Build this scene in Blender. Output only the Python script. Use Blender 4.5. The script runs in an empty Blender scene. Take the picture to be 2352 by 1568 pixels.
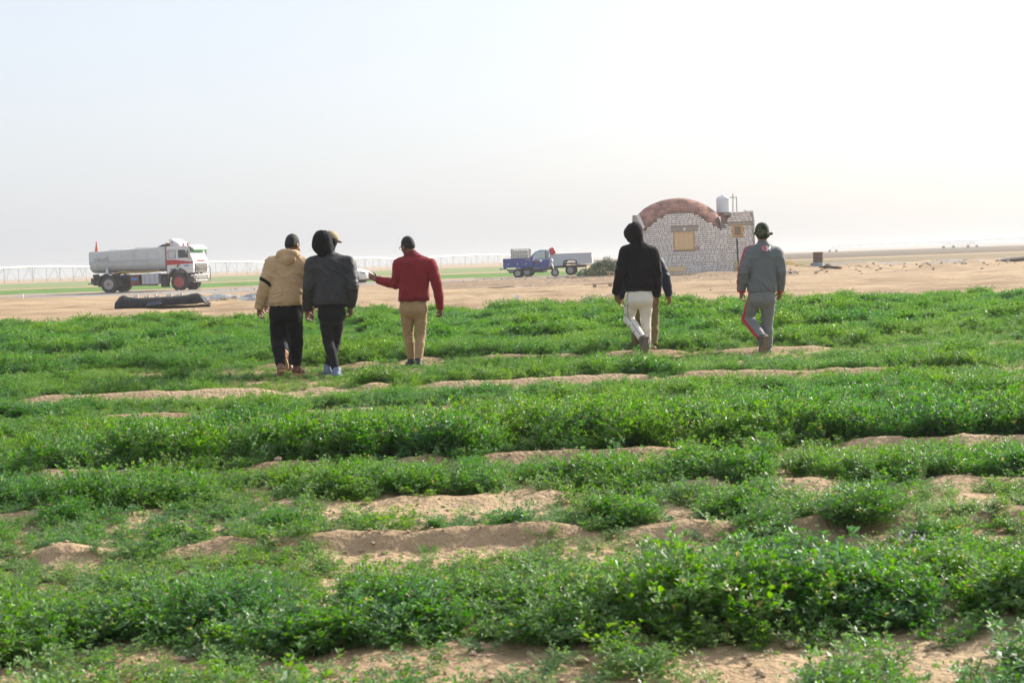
import bpy, bmesh, math, random
import numpy as np
from mathutils import Vector, Matrix, noise as mnoise
from mathutils.bvhtree import BVHTree

SC = bpy.context.scene
COL = SC.collection
rad = math.radians

# ------------------------------------------------------------------ camera
CAM_H = 1.35
FPX = 3600.0                      # focal length in pixels of a 2352 px wide frame
PITCH = math.atan(184.9 / FPX)    # looking slightly down
ROLL = rad(2.03)                  # the picture is not quite level
_f = Vector((0, math.cos(PITCH), -math.sin(PITCH)))
_u0 = Vector((0, math.sin(PITCH), math.cos(PITCH)))
_r0 = Vector((1, 0, 0))
_r = _r0 * math.cos(ROLL) - _u0 * math.sin(ROLL)
_u = _r0 * math.sin(ROLL) + _u0 * math.cos(ROLL)
cam_d = bpy.data.cameras.new("camera")
cam_d.sensor_fit = 'HORIZONTAL'
cam_d.sensor_width = 22.3
cam_d.lens = FPX / 2352.0 * 22.3
cam_d.clip_start = 0.1
cam_d.clip_end = 20000
cam_d.dof.use_dof = True
cam_d.dof.focus_distance = 21.0
cam_d.dof.aperture_fstop = 4.5
cam_o = bpy.data.objects.new("camera", cam_d)
COL.objects.link(cam_o)
m3 = Matrix((( _r.x, _u.x, -_f.x), (_r.y, _u.y, -_f.y), (_r.z, _u.z, -_f.z)))
cam_o.matrix_world = Matrix.Translation((0, 0, CAM_H)) @ m3.to_4x4()
SC.camera = cam_o

def ray(u, v):
    return _f + _r * ((u - 1176.0) / FPX) + _u * ((784.0 - v) / FPX)
def gp(u, v, z=0.0):              # point of the level z seen at a place of the photograph
    d = ray(u, v); t = (z - CAM_H) / d.z
    return Vector((0, 0, CAM_H)) + d * t
def at(u, v, Y):                  # point at distance Y
    d = ray(u, v); t = Y / d.y
    return Vector((0, 0, CAM_H)) + d * t

# ------------------------------------------------------------------ light
SUN_AZ = 51.0                     # degrees clockwise from the viewing direction
SUN_EL = 27.0
w = bpy.data.worlds.new("World"); SC.world = w
w.use_nodes = True
nt = w.node_tree; nt.nodes.clear()
sky = nt.nodes.new('ShaderNodeTexSky'); sky.sky_type = 'NISHITA'
sky.sun_disc = False
sky.sun_elevation = rad(SUN_EL); sky.sun_rotation = rad(SUN_AZ)
sky.altitude = 0; sky.air_density = 1.0; sky.dust_density = 3.5; sky.ozone_density = 1.5
bg = nt.nodes.new('ShaderNodeBackground'); bg.inputs['Strength'].default_value = 0.12
wo = nt.nodes.new('ShaderNodeOutputWorld')
# dusty desert air: the whole sky is paled evenly towards the colour of the dust
hz = nt.nodes.new('ShaderNodeMix'); hz.data_type = 'RGBA'; hz.blend_type = 'MIX'
hz.inputs['Factor'].default_value = 0.70
hz.inputs[7].default_value = (3.78, 3.95, 4.3, 1)
nt.links.new(sky.outputs[0], hz.inputs[6])
nt.links.new(hz.outputs[2], bg.inputs['Color'])
nt.links.new(bg.outputs[0], wo.inputs['Surface'])

sd = bpy.data.lights.new("sun", 'SUN'); sd.energy = 4.6; sd.angle = rad(1.6); sd.color = (1.0, 0.94, 0.85)
so = bpy.data.objects.new("sun", sd); COL.objects.link(so)
az, el = rad(SUN_AZ), rad(SUN_EL)
to_sun = Vector((math.sin(az) * math.cos(el), math.cos(az) * math.cos(el), math.sin(el)))
so.rotation_euler = to_sun.to_track_quat('Z', 'Y').to_euler()
so.location = (60, 40, 60)

SC.view_settings.view_transform = 'Standard'
SC.view_settings.look = 'None'
SC.view_settings.exposure = 0.95
SC.view_settings.gamma = 1.0
SC.view_settings.use_curve_mapping = False
SC.render.engine = 'CYCLES'
SC.cycles.use_denoising = True
SC.cycles.use_adaptive_sampling = True
SC.cycles.adaptive_threshold = 0.025
SC.cycles.max_bounces = 6
SC.cycles.diffuse_bounces = 3
SC.cycles.glossy_bounces = 3
SC.cycles.transmission_bounces = 4
SC.cycles.transparent_max_bounces = 12
SC.cycles.volume_bounces = 0

# ------------------------------------------------------------------ materials
MATS = {}
def mat(name, col, rough=0.7, metal=0.0, var=0.12, scale=6.0, bump=0.0, bscale=40.0, spec=0.5, dirt=0.0,
        dirtcol=(0.36, 0.27, 0.18), trans=0.0, coat=0.0, backcol=None):
    if name in MATS: return MATS[name]
    m = bpy.data.materials.new(name); m.use_nodes = True
    t = m.node_tree; p = t.nodes['Principled BSDF']
    tc = t.nodes.new('ShaderNodeTexCoord')
    n = t.nodes.new('ShaderNodeTexNoise'); n.inputs['Scale'].default_value = scale; n.inputs['Detail'].default_value = 6
    n.inputs['Roughness'].default_value = 0.62
    t.links.new(tc.outputs['Object'], n.inputs['Vector'])
    mr = t.nodes.new('ShaderNodeMapRange'); mr.inputs[1].default_value = 0.25; mr.inputs[2].default_value = 0.75
    mr.inputs[3].default_value = 1 - var; mr.inputs[4].default_value = 1 + var
    t.links.new(n.outputs[0], mr.inputs[0])
    mx = t.nodes.new('ShaderNodeVectorMath'); mx.operation = 'SCALE'
    mx.inputs[0].default_value = col
    t.links.new(mr.outputs[0], mx.inputs['Scale'])
    out = mx.outputs[0]
    if dirt > 0:
        n2 = t.nodes.new('ShaderNodeTexNoise'); n2.inputs['Scale'].default_value = scale * 0.55; n2.inputs['Detail'].default_value = 9
        n2.inputs['Roughness'].default_value = 0.7
        t.links.new(tc.outputs['Object'], n2.inputs['Vector'])
        r2 = t.nodes.new('ShaderNodeMapRange'); r2.inputs[1].default_value = 0.42; r2.inputs[2].default_value = 0.72
        r2.inputs[3].default_value = 0.15 * dirt; r2.inputs[4].default_value = dirt
        t.links.new(n2.outputs[0], r2.inputs[0])
        md = t.nodes.new('ShaderNodeMix'); md.data_type = 'RGBA'
        t.links.new(r2.outputs[0], md.inputs[0]); t.links.new(out, md.inputs[6]); md.inputs[7].default_value = (*dirtcol, 1)
        out = md.outputs[2]
    t.links.new(out, p.inputs['Base Color'])
    p.inputs['Roughness'].default_value = rough; p.inputs['Metallic'].default_value = metal
    p.inputs['Specular IOR Level'].default_value = spec
    if coat: p.inputs['Coat Weight'].default_value = coat
    if bump > 0:
        nb = t.nodes.new('ShaderNodeTexNoise'); nb.inputs['Scale'].default_value = bscale; nb.inputs['Detail'].default_value = 5
        t.links.new(tc.outputs['Object'], nb.inputs['Vector'])
        b = t.nodes.new('ShaderNodeBump'); b.inputs['Strength'].default_value = 1.0; b.inputs['Distance'].default_value = bump
        t.links.new(nb.outputs[0], b.inputs['Height']); t.links.new(b.outputs[0], p.inputs['Normal'])
    if trans > 0:
        p.inputs['Transmission Weight'].default_value = trans; p.inputs['IOR'].default_value = 1.45
    MATS[name] = m
    return m

def sand_mat(name, c1, c2, c3, fine=1.0):
    m = bpy.data.materials.new(name); m.use_nodes = True
    t = m.node_tree; p = t.nodes['Principled BSDF']
    tc = t.nodes.new('ShaderNodeTexCoord')
    mp = t.nodes.new('ShaderNodeMapping'); t.links.new(tc.outputs['Object'], mp.inputs[0])
    mp.inputs['Scale'].default_value = (0.35, 1.0, 1.0)
    n1 = t.nodes.new('ShaderNodeTexNoise'); n1.inputs['Scale'].default_value = 0.55; n1.inputs['Detail'].default_value = 10
    n1.inputs['Roughness'].default_value = 0.65
    t.links.new(mp.outputs[0], n1.inputs['Vector'])
    cr = t.nodes.new('ShaderNodeValToRGB'); e = cr.color_ramp.elements
    e[0].position = 0.28; e[0].color = (*c1, 1); e[1].position = 0.72; e[1].color = (*c2, 1)
    k = e.new(0.5); k.color = (*c3, 1)
    t.links.new(n1.outputs[0], cr.inputs[0])
    n2 = t.nodes.new('ShaderNodeTexNoise'); n2.inputs['Scale'].default_value = 90 * fine; n2.inputs['Detail'].default_value = 4
    t.links.new(tc.outputs['Object'], n2.inputs['Vector'])
    mr = t.nodes.new('ShaderNodeMapRange'); mr.inputs[1].default_value = 0.3; mr.inputs[2].default_value = 0.7
    mr.inputs[3].default_value = 0.78; mr.inputs[4].default_value = 1.16
    t.links.new(n2.outputs[0], mr.inputs[0])
    vm = t.nodes.new('ShaderNodeVectorMath'); vm.operation = 'SCALE'
    t.links.new(cr.outputs[0], vm.inputs[0]); t.links.new(mr.outputs[0], vm.inputs['Scale'])
    t.links.new(vm.outputs[0], p.inputs['Base Color'])
    p.inputs['Roughness'].default_value = 0.95; p.inputs['Specular IOR Level'].default_value = 0.15
    n3 = t.nodes.new('ShaderNodeTexNoise'); n3.inputs['Scale'].default_value = 28 * fine; n3.inputs['Detail'].default_value = 8
    t.links.new(tc.outputs['Object'], n3.inputs['Vector'])
    b = t.nodes.new('ShaderNodeBump'); b.inputs['Strength'].default_value = 0.9; b.inputs['Distance'].default_value = 0.03
    t.links.new(n3.outputs[0], b.inputs['Height']); t.links.new(b.outputs[0], p.inputs['Normal'])
    MATS[name] = m
    return m

# ------------------------------------------------------------------ object helpers
def tag(o, label=None, cat=None, group=None, kind=None):
    if label: o['label'] = label
    if cat: o['category'] = cat
    if group: o['group'] = group
    if kind: o['kind'] = kind
    return o
def empty(name, loc=(0, 0, 0), rz=0.0):
    o = bpy.data.objects.new(name, None); COL.objects.link(o)
    o.location = loc; o.rotation_euler = (0, 0, rz); o.empty_display_size = 0.2
    return o
def link_mesh(name, verts, faces, m=None, parent=None, smooth=False, loc=None, rot=None, bevel=0.0):
    me = bpy.data.meshes.new(name)
    if isinstance(verts, np.ndarray) and isinstance(faces, np.ndarray):
        nf, k = faces.shape
        me.vertices.add(len(verts)); me.vertices.foreach_set('co', verts.astype(np.float32).ravel())
        me.loops.add(nf * k); me.loops.foreach_set('vertex_index', faces.astype(np.int32).ravel())
        me.polygons.add(nf); me.polygons.foreach_set('loop_start', np.arange(0, nf * k, k, dtype=np.int32))
        me.validate()
    else:
        me.from_pydata([tuple(v) for v in verts], [], [tuple(f) for f in faces])
    me.update()
    if smooth:
        me.polygons.foreach_set('use_smooth', np.ones(len(me.polygons), dtype=bool))
    if m is not None: me.materials.append(m if not isinstance(m, str) else MATS[m])
    o = bpy.data.objects.new(name, me); COL.objects.link(o)
    if parent is not None: o.parent = parent
    if loc is not None: o.location = loc
    if rot is not None: o.rotation_euler = rot
    if bevel > 0:
        b = o.modifiers.new('bevel', 'BEVEL'); b.width = bevel; b.segments = 2; b.limit_method = 'ANGLE'; b.angle_limit = rad(40)
    return o

class MB:
    """collects solids into one mesh"""
    def __init__(s): s.v = []; s.f = []; s.M = Matrix.Identity(4)
    def add(s, vs, fs):
        n = len(s.v); s.v += [tuple(s.M @ Vector(v)) for v in vs]; s.f += [tuple(i + n for i in f) for f in fs]; return s
    def box(s, c, d, rz=0.0, ry=0.0, rx=0.0, taper=1.0):
        hx, hy, hz_ = d[0] / 2, d[1] / 2, d[2] / 2
        R = Matrix.Rotation(rz, 4, 'Z') @ Matrix.Rotation(ry, 4, 'Y') @ Matrix.Rotation(rx, 4, 'X')
        vs = []
        for sz in (-1, 1):
            k = taper if sz > 0 else 1
            for sx, sy in ((-1, -1), (1, -1), (1, 1), (-1, 1)):
                vs.append(Vector(c) + R @ Vector((sx * hx * k, sy * hy * k, sz * hz_)))
        return s.add(vs, [(3, 2, 1, 0), (4, 5, 6, 7), (0, 1, 5, 4), (1, 2, 6, 5), (2, 3, 7, 6), (3, 0, 4, 7)])
    def cyl(s, a, b, r0, r1=None, n=12, cap=True):
        a, b = Vector(a), Vector(b); r1 = r0 if r1 is None else r1
        d = (b - a).normalized(); q = d.orthogonal().normalized(); p = d.cross(q)
        vs = []
        for c, r in ((a, r0), (b, r1)):
            for i in range(n):
                t = 2 * math.pi * i / n; vs.append(c + q * (math.cos(t) * r) + p * (math.sin(t) * r))
        fs = [(i, (i + 1) % n, n + (i + 1) % n, n + i) for i in range(n)]
        if cap: fs += [tuple(range(n - 1, -1, -1)), tuple(range(n, 2 * n))]
        return s.add(vs, fs)
    def tube(s, pts, r, n=8, closed=False):
        pts = [Vector(p) for p in pts]; N = len(pts); vs = []; fs = []
        up = None
        for i, p in enumerate(pts):
            d = (pts[(i + 1) % N] - pts[i - 1]) if closed else (pts[min(i + 1, N - 1)] - pts[max(i - 1, 0)])
            d.normalize()
            if up is None: up = d.orthogonal().normalized()
            q = (up - d * up.dot(d)); q = q.normalized() if q.length > 1e-5 else d.orthogonal().normalized()
            up = q; w_ = d.cross(q)
            rr = r[i] if isinstance(r, (list, tuple)) else r
            for k in range(n):
                t = 2 * math.pi * k / n; vs.append(p + q * (math.cos(t) * rr) + w_ * (math.sin(t) * rr))
        for i in range(N if closed else N - 1):
            j = (i + 1) % N
            for k in range(n):
                fs.append((i * n + k, i * n + (k + 1) % n, j * n + (k + 1) % n, j * n + k))
        if not closed: fs += [tuple(range(n - 1, -1, -1)), tuple((N - 1) * n + k for k in range(n))]
        return s.add(vs, fs)
    def prism(s, poly, y0, y1):       # polygon in x,z pushed along y
        n = len(poly)
        vs = [(x, y0, z) for x, z in poly] + [(x, y1, z) for x, z in poly]
        fs = [(i, (i + 1) % n, n + (i + 1) % n, n + i) for i in range(n)] + [tuple(range(n - 1, -1, -1)), tuple(range(n, 2 * n))]
        return s.add(vs, fs)
    def loft(s, secs, cap=True, closed=True):
        n = len(secs[0]); vs = [v for sec in secs for v in sec]; fs = []
        for i in range(len(secs) - 1):
            for k in range(n if closed else n - 1):
                fs.append((i * n + k, i * n + (k + 1) % n, (i + 1) * n + (k + 1) % n, (i + 1) * n + k))
        if cap: fs += [tuple(range(n - 1, -1, -1)), tuple((len(secs) - 1) * n + k for k in range(n))]
        return s.add(vs, fs)
    def lathe(s, prof, c=(0, 0, 0), axis='Z', n=24, cap=True):   # prof: (r, h)
        vs = []; fs = []; c = Vector(c)
        for r, h in prof:
            for k in range(n):
                t = 2 * math.pi * k / n; a, b = math.cos(t) * r, math.sin(t) * r
                vs.append(c + Vector({'Z': (a, b, h), 'Y': (a, h, b), 'X': (h, a, b)}[axis]))
        for i in range(len(prof) - 1):
            for k in range(n):
                q = (i * n + k, i * n + (k + 1) % n, (i + 1) * n + (k + 1) % n, (i + 1) * n + k)
                fs.append(q if axis != 'Y' else q[::-1])
        if cap: fs += [tuple(range(n - 1, -1, -1)), tuple((len(prof) - 1) * n + k for k in range(n))]
        return s.add(vs, fs)
    def obj(s, name, m, parent=None, smooth=False, bevel=0.0, loc=None, rz=None):
        o = link_mesh(name, s.v, s.f, m, parent, smooth, loc, (0, 0, rz) if rz is not None else None, bevel)
        bm = bmesh.new(); bm.from_mesh(o.data); bmesh.ops.recalc_face_normals(bm, faces=bm.faces); bm.to_mesh(o.data); bm.free()
        if smooth == 'auto' or smooth is True:
            for p in o.data.polygons: p.use_smooth = True
            try: o.data.set_sharp_from_angle(angle=rad(38))
            except Exception: pass
        return o

def copy_tree(o, parent=None):
    c = o.copy(); COL.objects.link(c); c.parent = parent
    for ch in list(o.children): copy_tree(ch, c)
    return c

def vnoise(x, y, seed=0, oct=4, lac=2.05, gain=0.5):
    """smooth value noise on numpy arrays"""
    x = np.asarray(x, float); y = np.asarray(y, float)
    tot = np.zeros(np.broadcast(x, y).shape); amp = 1.0; s = 0.0
    for o in range(oct):
        xi = np.floor(x).astype(np.int64); yi = np.floor(y).astype(np.int64)
        fx = x - xi; fy = y - yi
        fx = fx * fx * (3 - 2 * fx); fy = fy * fy * (3 - 2 * fy)
        def hsh(a, b):
            n = (a * 374761393 + b * 668265263 + (seed + o * 131) * 1442695041) & 0xFFFFFFFF
            n = ((n ^ (n >> 13)) * 1274126177) & 0xFFFFFFFF
            return ((n ^ (n >> 16)) & 0xFFFF) / 65535.0
        v = (hsh(xi, yi) * (1 - fx) + hsh(xi + 1, yi) * fx) * (1 - fy) + (hsh(xi, yi + 1) * (1 - fx) + hsh(xi + 1, yi + 1) * fx) * fy
        tot = tot + v * amp; s += amp; amp *= gain; x = x * lac + 17.3; y = y * lac + 9.1
    return tot / s          # 0..1
def worley(x, y, cell, seed=0):
    """distance to the nearest of a jittered set of points, in cells"""
    gx = np.asarray(x, float) / cell; gy = np.asarray(y, float) / cell
    ix = np.floor(gx).astype(np.int64); iy = np.floor(gy).astype(np.int64); best = np.full(gx.shape, 9.0); rid = np.zeros(gx.shape)
    for dx in (-1, 0, 1):
        for dy in (-1, 0, 1):
            a, b = ix + dx, iy + dy
            n = (a * 374761393 + b * 668265263 + seed * 1442695041) & 0xFFFFFFFF; n = ((n ^ (n >> 13)) * 1274126177) & 0xFFFFFFFF; n = n ^ (n >> 16)
            jx, jy = (n & 0xFF) / 255.0, ((n >> 8) & 0xFF) / 255.0
            d = np.hypot(a + 0.1 + 0.8 * jx - gx, b + 0.1 + 0.8 * jy - gy); m = d < best
            best = np.where(m, d, best); rid = np.where(m, ((n >> 16) & 0xFF) / 255.0, rid)
    return best, rid
def sstep(a, b, x):
    t = np.clip((np.asarray(x, float) - a) / (b - a), 0, 1); return t * t * (3 - 2 * t)
# ------------------------------------------------------------------ the lie of the land
FIELD_END = 41.2
def wob(x):                                  # the rows wander a little
    return (vnoise(x * 0.5, 0 * x + 3.1, 5, 3) - 0.5) * 0.7
def field_end(x):
    return FIELD_END + (vnoise(x * 0.25, 0 * x + 1.0, 8, 3) - 0.5) * 2.2 - 0.05 * x
RIDGES = [ # y, height, half width, [(x0, x1) bare lengths]
    (7.42, 0.10, 0.16, [(-1.05, 0.28), (0.62, 1.08), (1.3, 1.92), (2.25, 3.4), (-2.3, -2.02), (-1.5, -1.3)]),
    (8.75, 0.045, 0.22, [(-2.9, -2.6), (-1.4, -1.15), (-0.75, 0.35), (0.9, 1.25), (1.45, 1.9), (2.3, 3.2)]),
    (10.45, 0.09, 0.16, [(-3.3, -2.6), (-1.8, -1.3), (-0.75, -0.5), (-0.2, 1.1), (2.2, 3.6)]),
    (14.4, 0.08, 0.2, [(-3.9, -3.0), (-2.2, -1.9), (-1.6, -1.1)]),
    (16.9, 0.11, 0.2, [(-5.2, -2.6), (-2.2, -1.9), (-1.7, -1.3), (-0.9, 1.5), (1.8, 4.2)]),
    (21.3, 0.10, 0.22, [(-3.4, -2.9), (-2.2, -1.9), (-1.5, -1.0), (-0.5, 0.9), (1.2, 2.3), (2.9, 4.3)]),
]
def soft_in(x, segs, s=0.12):
    r = np.zeros_like(np.asarray(x, float))
    for a, b in segs: r = np.maximum(r, sstep(a - s, a + s, x) * (1 - sstep(b - s, b + s, x)))
    return r
def height(x, y):
    x = np.asarray(x, float); y = np.asarray(y, float)
    h = np.zeros(np.broadcast(x, y).shape)
    infield = 1 - sstep(39, 44, y)
    h = h + infield * (vnoise(x * 0.9, y * 0.9, 1, 4) - 0.5) * 0.07
    h = h + (1 - sstep(12, 24, y)) * ((vnoise(x * 6, y * 6, 2, 4) - 0.5) * 0.040 + (vnoise(x * 17, y * 17, 3, 3) - 0.5) * 0.018)
    wx = wob(x) * 0.35
    for (ry, rh, rw, segs) in RIDGES:
        d = (y - ry - wx) / rw
        prof = np.where(d < 0, np.exp(-(d * 2.3) ** 2), np.exp(-(d * 0.85) ** 2))
        lump = 0.72 + 0.55 * vnoise(x * 3.2, y * 0.8, 11, 3)
        h = h + np.where(ry > 14, 0.60, 0.66) * rh * prof * lump * (0.30 + 0.9 * soft_in(x, segs, 0.2))
    # bare sand past the crop
    sand = sstep(40.5, 46, y)
    near = 1 - sstep(85, 96, y)
    h = h + sand * near * ((vnoise(x * 0.16, y * 0.42, 21, 4) - 0.5) * 0.34 + (vnoise(x * 0.7, y * 1.1, 22, 3) - 0.5) * 0.20 + (vnoise(x * 2.2, y * 2.6, 23, 3) - 0.5) * 0.07 - 0.02)
    # wheel ruts along the edge of the crop
    for ry, dp in ((44.2, 0.07), (46.5, 0.10), (50.0, 0.11), (53.0, 0.08), (57.0, 0.09), (63.0, 0.07), (66.5, 0.09), (72.0, 0.06)):
        d = (y - ry + x * 0.02 - wob(x * 0.3) * 1.5) / 0.5
        h = h - sand * dp * np.exp(-d * d) + sand * dp * 0.8 * np.exp(-(d - 1.7) ** 2)
    # the raised track and what lies beyond
    trk = sstep(86, 97, y)
    base = 0.23 - 0.19 * sstep(3.0, 9.0, x) * (1 - sstep(13.5, 17.0, x)) - 0.02 * sstep(18, 30, x)
    h = h + trk * base
    h = h + trk * (1 - sstep(118, 150, y)) * (vnoise(x * 0.5, y * 0.5, 31, 4) - 0.5) * 0.10
    # rubble humps on the right of the brick house
    rub = sstep(84, 90, y) * (1 - sstep(108, 118, y)) * sstep(14.5, 17, x)
    h = h + rub * np.maximum(0, vnoise(x * 0.55, y * 0.45, 41, 4) - 0.42) * 0.7
    # heaps before the brick house and round the pit
    for (cx, cy, rx, ry_, hh) in ((12.5, 96.2, 2.6, 1.2, 0.22), (16.3, 94.0, 2.0, 1.6, 0.30), (18.6, 95.4, 1.5, 1.2, 0.16),
                                  (-13.8, 63.5, 2.6, 1.6, 0.22), (-11.0, 62.5, 1.5, 1.0, 0.12), (-17.8, 61.5, 1.8, 1.3, 0.16),
                                  (-28, 80, 3.2, 2.4, 0.55), (-22.5, 79, 3.0, 2.0, 0.25), (4.6, 90.0, 6.0, 1.8, 0.22)):
        h = h + hh * np.exp(-((x - cx) / rx) ** 2 - ((y - cy) / ry_) ** 2) * (0.75 + 0.5 * vnoise(x * 1.3, y * 1.3, 51, 3))
    # hollow of the lined pit
    far = sstep(150, 400, y)
    h = h + far * 0.0
    return h

def lines(segs):
    out = [segs[0][0]]
    for a, b, s0, s1 in segs:
        p = a
        while p < b - 1e-6:
            t = (p - a) / (b - a); p = min(b, p + s0 * (s1 / s0) ** t); out.append(p)
    return np.array(out)
xs_h = lines([(0, 3, 0.045, 0.07), (3, 9, 0.07, 0.25), (9, 40, 0.3, 1.0), (40, 400, 0.9, 60), (400, 6000, 60, 900)])
xs = np.concatenate([-xs_h[::-1], xs_h[1:]])
ys = lines([(-60, 2, 8, 0.3), (2, 4, 0.1, 0.05), (4, 9, 0.03, 0.04), (9, 22, 0.045, 0.09), (22, 47, 0.14, 0.3), (47, 120, 0.3, 0.8), (120, 400, 0.8, 30), (400, 6000, 40, 900)])
GX, GY = np.meshgrid(xs, ys)
GZ = height(GX, GY)
nx, ny = len(xs), len(ys)
def H(x, y):                                 # height of the ground mesh itself
    i = min(max(int(np.searchsorted(xs, x)) - 1, 0), nx - 2); j = min(max(int(np.searchsorted(ys, y)) - 1, 0), ny - 2)
    a = (x - xs[i]) / (xs[i + 1] - xs[i]); b = (y - ys[j]) / (ys[j + 1] - ys[j])
    return float((GZ[j, i] * (1 - a) + GZ[j, i + 1] * a) * (1 - b) + (GZ[j + 1, i] * (1 - a) + GZ[j + 1, i + 1] * a) * b)
gv = np.stack([GX.ravel(), GY.ravel(), GZ.ravel()], 1)
ii = np.arange(nx * ny).reshape(ny, nx)
gf = np.stack([ii[:-1, :-1].ravel(), ii[:-1, 1:].ravel(), ii[1:, 1:].ravel(), ii[1:, :-1].ravel()], 1)
sand_mat('sand', (0.235, 0.155, 0.09), (0.49, 0.362, 0.228), (0.40, 0.285, 0.172))
ground = link_mesh('ground', gv, gf, MATS['sand'], smooth=True)
tag(ground, 'pale orange desert sand, ridged and rutted', None, kind='structure')

def sheet(name, x0, x1, yfun0, yfun1, m, n=(160, 14), lift=0.02, label=None, kind='structure'):
    X = np.linspace(x0, x1, n[0] + 1); a, b = yfun0(X), yfun1(X)
    P = np.concatenate([np.stack([X, a + (b - a) * j / n[1]], 1) for j in range(n[1] + 1)]); fs = []; z = height(P[:, 0], P[:, 1]) + lift
    # sink the rims so the sheet dies into the sand
    I = np.arange(len(P)); jj = I // (n[0] + 1)
    z = z - ((jj == 0) | (jj == n[1])) * (lift + 0.03)
    V = np.concatenate([P, z[:, None]], 1)
    w_ = n[0] + 1
    for j in range(n[1]):
        for i in range(n[0]):
            fs.append((j * w_ + i, j * w_ + i + 1, (j + 1) * w_ + i + 1, (j + 1) * w_ + i))
    o = link_mesh(name, V, fs, m, smooth=True)
    return tag(o, label, None, kind=kind)
sand_mat('road_dust', (0.22, 0.19, 0.165), (0.38, 0.33, 0.28), (0.30, 0.265, 0.23), 0.3)
def wv(x, s, a): return (vnoise(x * 0.12, 0 * x + 0.5, s, 3) - 0.5) * a
road = sheet('dirt_road', -110, 130, lambda x: 97.2 + wv(x, 71, 3.0) + 0.02 * x - 6.5 * (1 - sstep(-14, 1, x)), lambda x: 105.0 + wv(x, 72, 3.0) + 0.02 * x, MATS['road_dust'],
             (420, 18), 0.02, 'greyish packed dirt track crossing behind the sand')
sand_mat('trodden', (0.20, 0.135, 0.085), (0.36, 0.26, 0.165), (0.27, 0.19, 0.12), 0.4)
sheet('trodden_soil', -4, 15.5, lambda x: 79.0 + wv(x * 3, 81, 8) + 0.15 * x, lambda x: 96.0 + wv(x * 2, 82, 2), MATS['trodden'], (160, 30), 0.012, 'brown trodden soil before the tricycle and the house')
mat('far_green', (0.105, 0.20, 0.045), 0.9, var=0.35, scale=0.35, bump=0.05, bscale=3, spec=0.1)
mat('far_green_pale', (0.20, 0.24, 0.10), 0.9, var=0.25, scale=0.06, spec=0.1)
mat('dark_soil', (0.125, 0.092, 0.058), 0.95, var=0.12, scale=0.05, spec=0.1)
mat('stubble', (0.215, 0.172, 0.095), 0.95, var=0.15, scale=0.05, spec=0.1)
sheet('far_crop_field', -180, 6.5, lambda x: 108.5 + wv(x, 73, 3), lambda x: 150 + wv(x, 74, 5), MATS['far_green'], (200, 10), 0.05, 'bright green irrigated crop strip behind the truck')
sheet('far_crop_field', -260, 9, lambda x: 163 + wv(x, 75, 4), lambda x: 330 + wv(x, 76, 12), MATS['far_green_pale'], (160, 10), 0.06, 'paler green crop under the long irrigation boom')
sheet('stubble_field', 12, 400, lambda x: 117 + wv(x, 77, 4), lambda x: 186 + wv(x, 78, 8), MATS['stubble'], (160, 8), 0.05, 'dull straw-brown field strip on the right')
sheet('ploughed_field', 14, 900, lambda x: 192 + wv(x, 79, 8), lambda x: 700 + 0.2 * x, MATS['dark_soil'], (120, 12), 0.06, 'dark brown ploughed field along the skyline')

# ------------------------------------------------------------------ the alfalfa
def g2(u, v): p = gp(u, v); return p.x, p.y
BARE = []     # (x, y, rx, ry, strength) sandy patches
for (u0, v0, u1, v1, s) in ((700, 1135, 1370, 1228, 0.86), (200, 1200, 540, 1240, 0.7), (0, 1165, 100, 1210, 0.7), (2180, 1130, 2352, 1200, 0.8),
                        (600, 1470, 1340, 1600, 0.85), (150, 1480, 400, 1520, 0.8), (1480, 1480, 1900, 1570, 0.9), (2090, 1480, 2352, 1620, 0.8),
                        (680, 1330, 860, 1420, 0.6), (930, 1330, 1150, 1350, 0.55), (560, 1130, 640, 1175, 0.8), (1500, 1165, 1620, 1210, 0.8),
                        (1750, 1100, 1880, 1150, 0.85), (1780, 1170, 1930, 1200, 0.5), (640, 940, 860, 965, 0.8), (210, 950, 420, 975, 0.6), (0, 1015, 120, 1040, 0.6),
                        (1000, 1590, 2000, 1660, 0.7), (680, 1240, 1300, 1300, 0.85), (1470, 1230, 1690, 1275, 0.9), (1800, 1225, 2090, 1268, 0.9), (2230, 1225, 2420, 1275, 0.8),
                        (80, 1275, 200, 1298, 0.7), (420, 1265, 520, 1290, 0.7)):
    a = g2((u0 + u1) / 2, (v0 + v1) / 2); b = g2(u1, (v0 + v1) / 2); c = g2((u0 + u1) / 2, v0); d = g2((u0 + u1) / 2, v1)
    BARE.append((a[0], (c[1] + d[1]) / 2, abs(b[0] - a[0]), abs(c[1] - d[1]) / 2, s))
TROD = []
for (u, v, rx, ry) in ((648, 872, .55, .75), (768, 868, .5, .75), (955, 842, .5, .75), (1486, 815, .5, .7), (1755, 808, .5, .75)):
    a = g2(u, v); TROD.append((a[0], a[1] - .9, rx * 1.1, ry + 1.0))
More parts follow.
